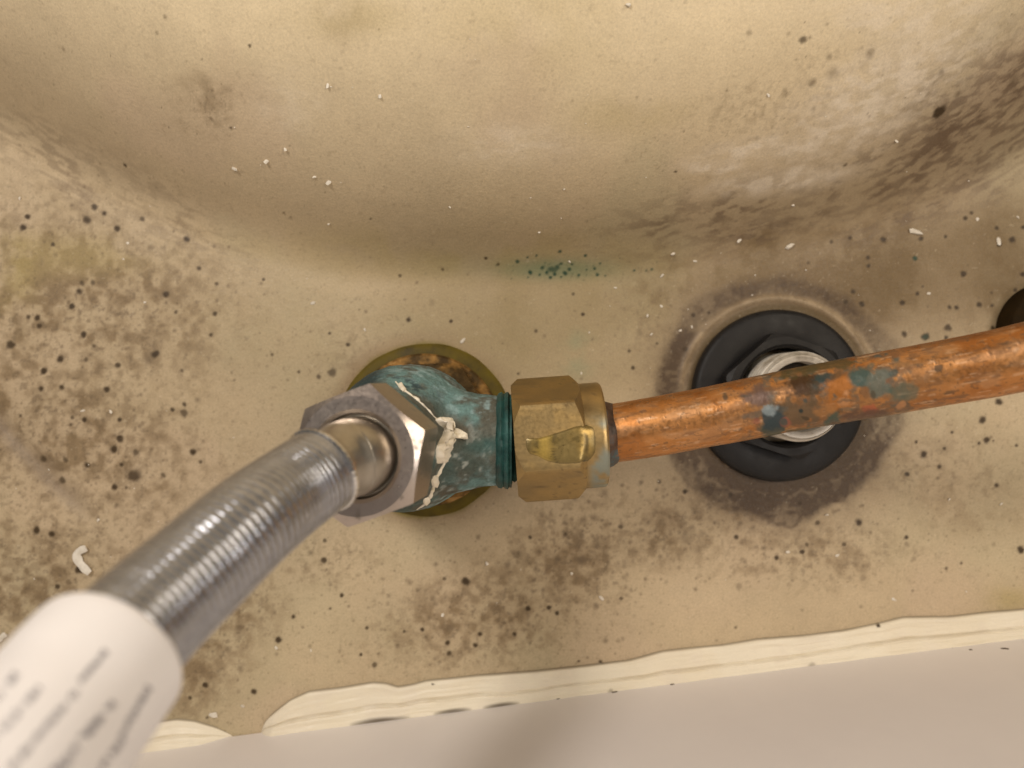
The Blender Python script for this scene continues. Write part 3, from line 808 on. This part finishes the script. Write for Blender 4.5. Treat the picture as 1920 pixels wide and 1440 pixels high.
pstain(1650, 722, 27, 26, (0.12, 0.130, 0.10), .1, .95)
pstain(1690, 735, 28, 22, (0.075, 0.115, 0.085), .15, .65)
pstain(1632, 768, 16, 12, (0.42, 0.10, 0.045), .2, .75)
pstain(1618, 790, 62, 22, (0.12, 0.062, 0.036), .25, .9)
pstain(1530, 690, 90, 12, (0.080, 0.058, 0.016), .2, .85)
pstain(1680, 795, 50, 9, (0.14, 0.105, 0.06), .2, .7)
pstain(1375, 765, 26, 10, (0.20, 0.10, 0.045), .4, .5)
pstain(1360, 745, 8, 8, (0.05, 0.045, 0.03), .2, .8)
pstain(1502, 770, 6, 6, (0.012, 0.022, 0.020), .1, .95)
pstain(1760, 690, 9, 6, (0.06, 0.04, 0.02), .1, .8)
for k in range(12):
    x_ = random.uniform(1160, 1900)
    y_ = np.interp(x_, [1150, 1500, 1900], [812, 747, 673]) + random.uniform(-35, 45)
    pstain(x_, y_, random.uniform(5, 22), random.uniform(1.6, 4), random.choice([(0.10, 0.06, 0.03), (0.16, 0.08, 0.04), (0.07, 0.07, 0.05)]), .3, random.uniform(.4, .85), rot=random.uniform(-22, 5))
for k in range(24):
    x_ = random.uniform(1470, 1740)
    y_ = np.interp(x_, [1150, 1500, 1900], [812, 747, 673]) + random.uniform(-45, 48)
    pstain(x_, y_, random.uniform(4, 13), random.uniform(3, 8), random.choice([(0.05, 0.075, 0.065), (0.20, 0.10, 0.05), (0.11, 0.12, 0.09), (0.5, 0.24, 0.10), (0.07, 0.045, 0.02)]), .25, random.uniform(.4, .85), rot=random.uniform(-60, 60))
pipe = thing("copper_pipe", "bent copper pipe with green and brown marks crossing the black washer", "pipe", tuple(P(1500, 747, 0)))
axis_p = np.repeat(path, 150, axis=0)
nrm_p = (pv - axis_p) / np.linalg.norm(pv - axis_p, axis=1)[:, None]
pv = pv + nrm_p * ((1 - np.clip(pal, 0, 1)) * (0.03 + 0.20 * (n2 - .35)))[:, None]
make("tube", pv, pf, M_copper, pipe, sharp=None, paint=np.concatenate([np.clip(pc, .004, .95), np.clip(pal, 0, 1)[:, None]], 1))
# corroded cone of the olive where the pipe leaves the nut
o0 = NA + pdir * 18.6
v, f = revolve([(7.5, 0.0), (7.4, 0.7), (7.1, 1.5), (6.75, 2.2), (6.4, 2.9), (6.2, 3.1)], 72, o0, pdir, lambda r, h, th: r + 0.12 * np.sin(5 * th + 2 * h))
make("olive", v, f, mat_mottled("blue_grey_corrosion", [(0.34, (0.045, 0.028, 0.018)), (0.5, (0.11, 0.060, 0.035)), (0.62, (0.07, 0.115, 0.125)), (0.75, (0.26, 0.13, 0.07))], 260, 0.25, (0.4, 0.65), 0.35), pipe, sharp=60)

# ------------------------------------------------------------------ residue draped on the fittings
def cam_hit(bvh, px, py):
    p = P(px, py, 0)
    d = Vector(p) - Vector((0, 0, D))
    d.normalize()
    h = bvh.ray_cast(Vector((0, 0, D)), d)
    return (np.array(h[0]), np.array(h[1])) if h[0] is not None else (None, None)

def drape(bvh, poly, thick, rings=9, nb=64, power=2.0, lump=0.0, seed=0, sink=0.12):
    poly = np.array(poly, float)
    cl = np.vstack([poly, poly[:1]])
    L = np.concatenate([[0], np.cumsum(np.hypot(*np.diff(cl, axis=0).T))])
    tt = np.linspace(0, L[-1], nb, endpoint=False)
    bd = np.stack([np.interp(tt, L, cl[:, 0]), np.interp(tt, L, cl[:, 1])], -1)
    bd = (np.roll(bd, 1, 0) + 2 * bd + np.roll(bd, -1, 0)) / 4
    cen = bd.mean(0)
    V, last = [], None
    for k in range(rings + 1):
        u = 0.02 + 0.98 * k / rings
        for j in range(nb):
            q = cen + (bd[j] - cen) * u
            p, n = cam_hit(bvh, *q)
            if p is None:
                p, n = last
            if n[2] < 0: n = -n
            last = (p, n)
            h = thick * max(0, 1 - u ** power) ** 0.6 - (sink if k == rings else 0)
            if lump and k < rings:
                h += lump * (vnoise(np.array([[q[0] / 7, q[1] / 7, 0.5]]), seed)[0] - .35)
            V.append(p + n * h)
    return np.array(V), grid_faces(rings + 1, nb, close_v=True)

def dribble(bvh, line, rad, n=40, seed=0):
    ln = np.array(line, float)
    L = np.concatenate([[0], np.cumsum(np.hypot(*np.diff(ln, axis=0).T))])
    tt = np.linspace(0, L[-1], n)
    pts, last = [], None
    for t_ in tt:
        p, nn = cam_hit(bvh, np.interp(t_, L, ln[:, 0]), np.interp(t_, L, ln[:, 1]))
        if p is None:
            p = last if last is not None else P(ln[0, 0], ln[0, 1], 40)
        last = p
        pts.append(p)
    pts = np.array(pts)
    rr = rad * (0.55 + 0.9 * vnoise(np.stack([tt / 6, tt * 0, tt * 0], -1), seed)) * np.sin(np.clip(tt / L[-1], .04, .96) * math.pi) ** .4
    v, f, _, _ = sweep(pts, tt, 10, lambda S, TH: np.interp(S, tt, rr), ref=(0.3, 0.2, 1))
    return v, f

v1 = drape(NUT, [(984, 820), (1005, 822), (1030, 815), (1058, 806), (1080, 798), (1100, 795), (1116, 800), (1119, 820), (1119, 848), (1108, 864), (1085, 870), (1050, 871), (1025, 866), (1006, 856), (990, 852), (983, 838)], 0.34, rings=9, power=6)
dv = v1[0]
dpx, dpy = to_px(dv)
ring_i = np.repeat(np.arange(10), 64)
dn, dn2 = fbm(dv, 1.1, 4, 500), fbm(dv, 3.5, 3, 501)
dc = np.tile(np.array([0.36, 0.245, 0.075]), (len(dv), 1))
dc = lerp(dc, (0.26, 0.195, 0.075), sstep(.38, .60, dn2) * .8)
dc = lerp(dc, (0.16, 0.115, 0.035), sstep(.58, .68, dn) * .6)
dc = lerp(dc, (0.62, 0.43, 0.10), np.exp(-((dpx - 1020) / 14) ** 2) * .8)
dk = np.maximum.reduce([(ring_i == 8) * .35, (ring_i == 9) * .8, np.exp(-((dpx - 1001 - 6 * np.cos((dpy - 836) / 16)) / 2.6) ** 2) * .8,
                        np.exp(-((dpx - 1036 - (dpy - 838) ** 2 / 90) / 3.0) ** 2) * .8, np.exp(-((dpx - 1101 + (dpy - 835) ** 2 / 160) / 2.6) ** 2) * .8])
dc = lerp(dc, (0.075, 0.055, 0.018), np.clip(dk, 0, .9))
o = make("amber_drip", *v1, M_drip, sharp=None, loc=tuple(v1[0].mean(0)), paint=np.concatenate([dc, 0.62 - .4 * np.clip(dk, 0, 1)[:, None]], 1))
tag(o, "glossy amber drip clinging to the face of the brass nut", "residue")

# ------------------------------------------------------------------ braided hose with its steel nut and white sleeve
hose = thing("braided_hose", "silver braided flexible hose with steel hexagonal nut and printed white sleeve", "hose", tuple(axis_pt(49)))
NZ0, NZ1 = 53.5, 64.0
o49 = axis_pt(0)
NLEAN = np.array([-math.sin(math.radians(9)), -0.01, math.cos(math.radians(9))])
tilt_axis = NLEAN / np.linalg.norm(NLEAN)
a_, e1_, e2_ = frame_of(NLEAN)
cd = np.array([math.cos(math.radians(20.5)), math.sin(math.radians(20.5)), 0])
ph = math.atan2(np.dot(cd, e2_), np.dot(cd, e1_)) - math.pi / 6
NUTO = axis_pt(NZ0)
hv, hf = hex_nut(NUTO, NLEAN, 10.95, 12.60, 10.35, 0.0, NZ1 - NZ0, 7.15, ph, cham=0.62, hole_depth=1.9, bevel=0.95, seg=24, rdisc0=11.6, cham0=.4)
hv, hf = dense_rings(hv, 144, [1, 1, 4, 6, 6, 1, 6, 2, 2, 2])
n1, n2 = fbm(hv, 5, 3, 400), fbm(hv, 1.2, 3, 401)
cc = np.tile(np.array([0.52, 0.455, 0.405]), (len(hv), 1))
cc = lerp(cc, (0.45, 0.385, 0.345), sstep(.4, .65, n1) * .7)
al = np.ones(len(hv))
f_ = sstep(.68, .76, n2) * .6
cc = lerp(cc, (0.10, 0.08, 0.06), f_); al -= f_ * .6
make("hex_nut", hv, hf, M_steel, hose, sharp=14, paint=np.concatenate([cc, al[:, None]], 1))

v, f = revolve([(7.3, NZ1 - NZ0 - 1.7), (4.6, NZ1 - NZ0 - 1.6)], 72, NUTO, NLEAN)
make("seat_ring", v, f, M_ferrule, hose)
C0 = NUTO + tilt_axis * (NZ1 - NZ0)
# hose path
h_pts = [P(604, 881, 71.5), P(540, 926, 78.0), P(468, 981, 87.0), P(372, 1068, 95.5), P(280, 1152, 103.0), P(195, 1240, 110.0), P(112, 1345, 116.5), P(10, 1480, 124.0), P(-90, 1620, 130.0)]
hp, hs = catmull(h_pts, 700)
h0dir = hp[30] - hp[0]; h0dir /= np.linalg.norm(h0dir)
# ferrule: rounded shoulder in the nut leading into the hose
fp, fs = catmull([C0 - tilt_axis * 2.5, C0 + tilt_axis * 0.2, C0 + tilt_axis * 2.6 + np.array([-1.2, -.4, 0]), hp[0] + h0dir * 0.4, hp[20]], 60)
def fer_r(S, TH):
    u = S / S.max()
    return np.interp(u, [0, .10, .22, .34, .46, .58, .72, 1], [6.75, 6.75, 6.75, 6.7, 6.5, 5.95, 5.5, 5.3])
v, f, _, _ = sweep(fp, fs, 80, fer_r)
make("ferrule", v, f, M_ferrule, hose, sharp=40)
HR = 6.9
# crimped ring at the end of the braid
ring_path, rs = catmull([hp[0] - h0dir * 0.25, hp[4], hp[8]], 14)
v, f, _, _ = sweep(ring_path, rs, 120, lambda S, TH: np.interp(S / S.max(), [0, .12, .3, .7, 1], [5.2, 7.0, 7.3, 7.3, 6.85]) + 0.08 * np.cos(TH * 42))
make("crimp_ring", v, f, M_bright, hose, sharp=50)
PITCH, NB_ = 1.2, 26
def braid_r(S, TH):
    a1 = np.abs(np.sin(math.pi * S / PITCH + NB_ * TH / 2))
    a2 = np.abs(np.sin(math.pi * S / PITCH - NB_ * TH / 2))
    rings = np.abs(np.sin(math.pi * S / PITCH))
    ramp_ = np.clip(S / 5.0, 0.3, 1)
    return HR + ramp_ * (0.060 * np.maximum(a1, a2) ** .8 + 0.135 * rings ** .8 - 0.14) + 0.012 * np.cos(2 * math.pi * S / PITCH * 5 + TH * 3)
k1 = int(np.searchsorted(hs, hs[-1] * .80))
bp, bs = catmull(hp[:k1:10], 1000)
v, f, _, _ = sweep(bp, bs, 216, braid_r)
make("braid", v, f, M_braid, hose, sharp=None)
# white sleeve
dist_px = np.hypot(960 + hp[:, 0] * F / (D - hp[:, 2]) - 208, 720 - hp[:, 1] * F / (D - hp[:, 2]) - 1226)
kl = int(np.argmin(dist_px))
sp_, ss = catmull(hp[kl::12], 200)
SR = 8.75
def sl_r(S, TH):
    return np.interp(S, [0, 0.0001, 0.15, 0.5, 1.2, 100], [7.2, 7.9, 8.4, 8.65, SR, SR])
ss_ = np.concatenate([np.linspace(0, 1.4, 14), np.linspace(1.4, ss[-1], 120)[1:]])
sp2 = np.stack([np.interp(ss_, ss, sp_[:, k]) for k in range(3)], -1)
v, f, slS, slTH = sweep(sp2, ss_, 128, sl_r)
sleeve = make("sleeve", v, f, M_label, hose, sharp=60)
grid = v.reshape(len(ss_), 128, 3)
gpx, gpy = to_px(v)
gpx, gpy = gpx.reshape(grid.shape[:2]), gpy.reshape(grid.shape[:2])
SLV = BVHTree.FromPolygons([tuple(x) for x in v], [tuple(int(i) for i in q) for q in f])
def mark(x0, y0, x1, y1, wpx):
    """a printed stroke lying on the sleeve between two pixels of the photograph"""
    out = []
    L = math.hypot(x1 - x0, y1 - y0)
    nx_, ny_ = -(y1 - y0) / L, (x1 - x0) / L
    n = max(3, int(L / 5))
    for k in range(n + 1):
        for sgn in (-1, 1):
            p, nn = cam_hit(SLV, x0 + (x1 - x0) * k / n + sgn * nx_ * wpx / 2, y0 + (y1 - y0) * k / n + sgn * ny_ * wpx / 2)
            if p is None: return None
            if np.dot(nn, np.array([0, 0, D]) - p) < 0: nn = -nn
            out.append(p + nn * 0.03)
    return np.array(out), grid_faces(n + 1, 2)
# rows of small print, each a run of short strokes along the hose
rows = [((198, 1222), (150, 1278), .95), ((78, 1285), (-60, 1440), .75), ((148, 1292), (20, 1440), .9), ((212, 1318), (70, 1500), .55), ((278, 1290), (225, 1385), 1.0), ((185, 1345), (80, 1470), .7), ((240, 1375), (150, 1490), .5), ((30, 1265), (-60, 1370), .4)]
pr = []
for (pa, pb, dens) in rows:
    pa, pb = np.array(pa, float), np.array(pb, float)
    L = np.linalg.norm(pb - pa)
    d_ = (pb - pa) / L
    nn_ = np.array([-d_[1], d_[0]])
    q_ = 0.0
    while q_ < L:
        w_ = random.uniform(3, 6)
        if random.random() < dens:
            c_ = pa + d_ * q_
            hgt = random.uniform(8, 15)
            mk = mark(*(c_ - nn_ * hgt / 2), *(c_ + nn_ * hgt / 2), w_)
            if mk is not None: pr.append(mk)
            if random.random() < .6:
                off = nn_ * random.choice([-5, 0, 5])
                mk = mark(*(c_ + off), *(c_ + off + d_ * 9), 3.2)
                if mk is not None: pr.append(mk)
        q_ += w_ + random.uniform(1.5, 4)
if pr:
    v, f = merge(pr)
    make("print", v, f, M_ink, sleeve, sharp=None)

# dried sealant on the green elbow, beside the hose nut
_wide = lambda L: [(848 + (a - 848) * 1.28, 825 + (b - 825) * 1.08) for a, b in L]
lump = [drape(TEE, _wide([(822, 788), (835, 784), (848, 787), (853, 795), (850, 803), (860, 806), (870, 814), (871, 824), (864, 824), (856, 816), (851, 822), (848, 836), (842, 848), (834, 862), (826, 868), (824, 856), (823, 842), (828, 828), (834, 815), (836, 804), (828, 798)]), 1.3, lump=2.2, power=3, seed=3, rings=14, nb=96),
        dribble(TEE, [(846, 842), (836, 862), (826, 880), (818, 896), (812, 915), (806, 932), (796, 945), (782, 955)], 0.42, seed=4),
        drape(TEE, [(812, 892), (820, 890), (823, 902), (818, 914), (810, 912), (808, 902)], 0.6, rings=6, nb=32, lump=.9, seed=5),
        drape(TEE, [(794, 935), (806, 930), (808, 940), (798, 948), (792, 944)], 0.4, rings=4, nb=20, lump=.4, seed=6),
        dribble(TEE, [(742, 716), (752, 728), (766, 738), (782, 750), (800, 766), (814, 782), (824, 790)], 0.34, seed=7),
        drape(TEE, [(744, 720), (752, 716), (756, 724), (764, 734), (758, 736), (748, 728)], 0.45, rings=4, nb=24, lump=.3, seed=8)]
v, f = merge(lump)
o = make("dried_sealant", v, f, M_dried, sharp=None, loc=tuple(v.mean(0)))
tag(o, "lumpy cream smear of dried sealant on the green fitting", "sealant smear")

# ------------------------------------------------------------------ second tap hole: black backnut and threaded tail
t = thing("plastic_backnut", "round black plastic nut with raised hexagon under the copper pipe", "nut", (TAP[0], TAP[1], 0))
v, f = revolve([(21.9, -0.05), (22.0, 1.0), (21.8, 2.2), (21.3, 2.9), (20.5, 3.2), (17.5, 3.35), (12, 3.45), (11.7, 3.2), (11.7, 0)], 128, (TAP[0], TAP[1], 0), (0, 0, 1))
make("flange", v, f, M_black, t, sharp=50)
v, f = hex_nut((TAP[0], TAP[1], 0), (0, 0, 1), 14.0, 15.9, 14.6, 3.2, 8.6, 11.9, math.radians(12), cham=0.5, hole_depth=6, bevel=0.9)
make("hexagon", v, f, M_black, t, sharp=12)

t = thing("tap_tail", "pale threaded tap tail poking through the black nut", "tap tail", (TAP[0], TAP[1], 0))
nz_, nt_ = 150, 96
zz = np.linspace(-0.5, 16.8, nz_)
thg = np.arange(nt_) * 2 * math.pi / nt_
ZZ, TT = np.meshgrid(zz, thg, indexing='ij')
phs = (ZZ / 1.81 - TT / (2 * math.pi)) % 1.0
RR = 9.85 + 1.0 * np.clip(1 - np.abs(phs - .5) * 2.1, 0, 0.85)
RR = np.where(ZZ > 15.9, np.minimum(RR, 10.4 - (ZZ - 15.9) * .5), RR)
v = np.stack([TAP[0] + RR * np.cos(TT), TAP[1] + RR * np.sin(TT), ZZ], -1).reshape(-1, 3)
make("thread", v, grid_faces(nz_, nt_, close_v=True), M_tail, t, sharp=60)
v, f = revolve([(9.9, 16.75), (9.7, 17.0), (8.5, 17.0), (8.2, 16.7), (8.2, 9.0)], 96, (TAP[0], TAP[1], 0), (0, 0, 1))
make("rim", v, f, M_tail, t, sharp=50)
v, f = revolve([(8.19, 12.5), (8.0, 10.0), (5.0, 9.6), (3.5, 5.0), (0.05, 4.9)], 64, (TAP[0], TAP[1], 0), (0, 0, 1))
make("bore", v, f, M_tail_in, t, sharp=50)

# dark nut cut off by the right edge of the picture
q = P(1993, 622, 6)
t = thing("brown_backnut", "dark brown round nut cut off above the copper pipe's far end", "nut", (q[0], q[1], 0))
v, f = revolve([(12.9, -0.05), (13.0, 1.2), (12.8, 5.4), (12.2, 6.0), (8.0, 6.1), (7.8, 5.8), (7.8, 1)], 96, (q[0], q[1], 0), (0, 0, 1))
make("flange", v, f, M_brown, t, sharp=50)
v, f = revolve([(7.6, 0), (7.6, 13.0), (7.0, 13.6), (5.5, 13.6), (5.5, 5), (0.05, 4.9)], 64, (q[0], q[1], 0), (0, 0, 1))
make("tail", v, f, M_brown, t, sharp=50)

# ------------------------------------------------------------------ crumbs and flakes lying on the ledge
ico = [(0, -1, 1.618), (0, 1, 1.618), (0, -1, -1.618), (0, 1, -1.618), (1.618, 0, 1), (1.618, 0, -1), (-1.618, 0, 1), (-1.618, 0, -1), (1, 1.618, 0), (1, -1.618, 0), (-1, 1.618, 0), (-1, -1.618, 0)]
ico = np.array(ico) / 1.902
icof = [(0, 4, 1), (0, 9, 4), (9, 5, 4), (4, 5, 8), (4, 8, 1), (8, 10, 1), (8, 3, 10), (5, 3, 8), (5, 2, 3), (2, 7, 3), (7, 10, 3), (7, 6, 10), (7, 11, 6), (11, 0, 6), (0, 1, 6), (6, 1, 10), (9, 0, 11), (9, 11, 2), (9, 2, 5), (7, 2, 11)]
def crumb(px, py, rad, stretch=1.0, ang=None):
    p = on_basin(px, py)
    rm = rad * (D - p[2]) / F
    a = random.uniform(0, math.pi) if ang is None else math.radians(ang)
    v = ico * np.array([rm * stretch, rm * .8, rm * .55]) * (1 + rng.uniform(-.35, .25, (12, 1)))
    R = np.array([[math.cos(a), -math.sin(a), 0], [math.sin(a), math.cos(a), 0], [0, 0, 1]])
    return v @ R.T + p + np.array([0, 0, rm * .3]), icof
CR_ = """684 618 3.4|38 372 4|240 456 3.4|232 486 3.4|272 567 3.4|156 770 4.5|208 772 4.5|185 975 4.5|913 1056 5|830 1153 4|583 1219 3.4|1072 1075 4.5|1240 574 3.4|1214 592 3.4|1297 613 4|1275 620 3.4|1221 627 3.4|1241 517 4.5|1262 476 5|1303 490 3.4|1386 451 5|1832 411 5|1908 407 3.4|1741 550 4|1897 589 4.5|1550 965 4|1570 1041 4.5|1676 1124 4.5|1779 936 3.4|1877 945 3.2|1090 700 3.2|1068 491 3.2|1154 540 3|615 161 6|713 180 5.5|1177 10 8|500 303 6|440 317 5.5|535 280 5|617 342 6.5|617 420 4|590 332 4.5|843 388 3|1058 355 3|1011 436 3.2|1486 385 4|1679 265 5|455 1323 5|518 1214 4.5|1440 178 5"""
vs, fs_, off = [], [], 0
for q in CR_.split('|'):
    a, b2, r_ = (float(x) for x in q.split())
    v, f = crumb(a, b2, r_ * .8, random.uniform(1.0, 1.6))
    vs.append(v); fs_ += [tuple(i + off for i in t_) for t_ in f]; off += 12
for k in range(60):      # dust too small to count
    v, f = crumb(random.uniform(0, 1900), random.uniform(60, 1140), random.uniform(0.8, 1.7), 1.3)
    vs.append(v); fs_ += [tuple(i + off for i in t_) for t_ in f]; off += 12
o = make("crumbs", np.concatenate(vs), fs_, M_crumb, sharp=40)
tag(o, "tiny white crumbs scattered over the stained ledge and bowl", "crumbs", kind="stuff")

for (px, py, r_, st, an, lab) in [(587, 568, 6, 1.2, 20, "bright white crumb alone on clean ledge above the hose nut"),
                                  (868, 638, 6, 1.6, 50, "white crumb at the upper edge of the olive putty ring"),
                                  (1480, 462, 8, 1.5, 25, "white crumb in the crease above the black plastic nut"),
                                  (1715, 435, 9, 2.0, -20, "long white crumb beside a mould spot on the right ledge"),
                                  (1872, 453, 6, 1.9, 100, "narrow pale crumb beside a black mould spot at far right"),
                                  (1128, 1121, 6, 1.4, -30, "white crumb on the freckled ledge below the brass nut"),
                                  (1476, 1035, 6, 1.1, 0, "round white crumb on the ledge below the black plastic nut"),
                                  (401, 1340, 9, 1.6, 10, "jagged white crumb on the ledge just above the short sealant bead")]:
    v, f = crumb(px, py, r_ * .78, st, an)
    o = make("white_crumb", v, f, M_crumb, sharp=40, loc=tuple(v.mean(0)))
    tag(o, lab, "crumb", "larger white crumbs on the ledge")

def strip(px_pts, wpx, thick, curl):
    pts = np.array([on_basin(a, b2) for a, b2 in px_pts])
    path, s_ = catmull(pts, 26)
    t_ = np.gradient(path, axis=0); t_ /= np.linalg.norm(t_, axis=1)[:, None]
    nn = np.cross([0, 0, 1], t_); nn /= np.linalg.norm(nn, axis=1)[:, None]
    u = s_ / s_[-1]
    lift = curl * (0.3 + np.abs(u - .5) * 1.3) + thick
    wm = wpx * D / F / 2 * (0.75 + .25 * np.sin(u * math.pi)) * (1 + .12 * np.sin(u * 17))
    ring_ = []
    for a, b2 in ((-1, 0), (-.5, .5), (0, .65), (.5, .5), (1, 0), (.5, -.5), (0, -.65), (-.5, -.5)):
        ring_.append(path + nn * (wm * a)[:, None] + np.array([0, 0, 1.]) * (lift + thick * b2 - .25 * curl * a)[:, None])
    V = np.stack(ring_, 1)
    V = np.concatenate([V[:1].mean(1, keepdims=True) + 0 * V[:1], V, V[-1:].mean(1, keepdims=True) + 0 * V[-1:]], 0)
    return V.reshape(-1, 3), grid_faces(len(path) + 2, 8, close_v=True)
v, f = strip([(166, 1026), (156, 1030), (147, 1038), (149, 1050), (158, 1061), (166, 1068), (172, 1073)], 15, .3, .7)
o = make("curled_flake", v, f, M_crumb, sharp=60, loc=tuple(v.mean(0)))
tag(o, "curled white flake of old sealant lying beside the braided hose", "flake")
v, f = strip([(14, 1187), (6, 1193), (-4, 1201), (-14, 1210)], 11, .25, .4)
o = make("straight_flake", v, f, M_crumb, sharp=60, loc=tuple(v.mean(0)))
tag(o, "straight white flake at the left edge above the white sleeve", "flake")

def wall_pt(px, py):
    d = P(px, py, 0) - np.array([0, 0, D])
    o_ = np.array([0, 0, D])
    t_ = np.dot(wa - o_, wnrm) / np.dot(d, wnrm)
    return o_ + d * t_
vs, fs_, off = [], [], 0
for (px, py, L_, w_, an) in [(1152, 1297, 9, 4, 10), (1260, 1283, 8, 3, -35), (1522, 1242, 7, 4, 0), (1782, 1213, 6, 3, 20), (1885, 1216, 9, 2.5, 30), (1046, 1310, 6, 3, 0), (1820, 1218, 4, 2, 0)]:
    p = wall_pt(px, py)
    k_ = np.linalg.norm(p - np.array([0, 0, D])) / F
    a = math.radians(an)
    e1 = wdir * math.cos(a) + np.array([0, 0, 1]) * math.sin(a)
    e2 = -wdir * math.sin(a) + np.array([0, 0, 1]) * math.cos(a)
    v = p + (ico[:, :1] * e1 * L_ * .7 + ico[:, 1:2] * e2 * w_ * 1.2) * k_ * (1 + rng.uniform(-.3, .3, (12, 1))) + ico[:, 2:3] * wnrm * 0.12
    vs.append(v); fs_ += [tuple(i + off for i in t_) for t_ in icof]; off += 12
o = make("dirt_specks", np.concatenate(vs), fs_, mat_mottled("grey_dirt", [(0.3, (0.07, 0.05, 0.04)), (0.7, (0.20, 0.16, 0.13))], 900, 0, (0.7, 0.9), 0.2), sharp=60)
tag(o, "small dark dirt specks on the white wall beside the sealant", "dirt", kind="stuff")
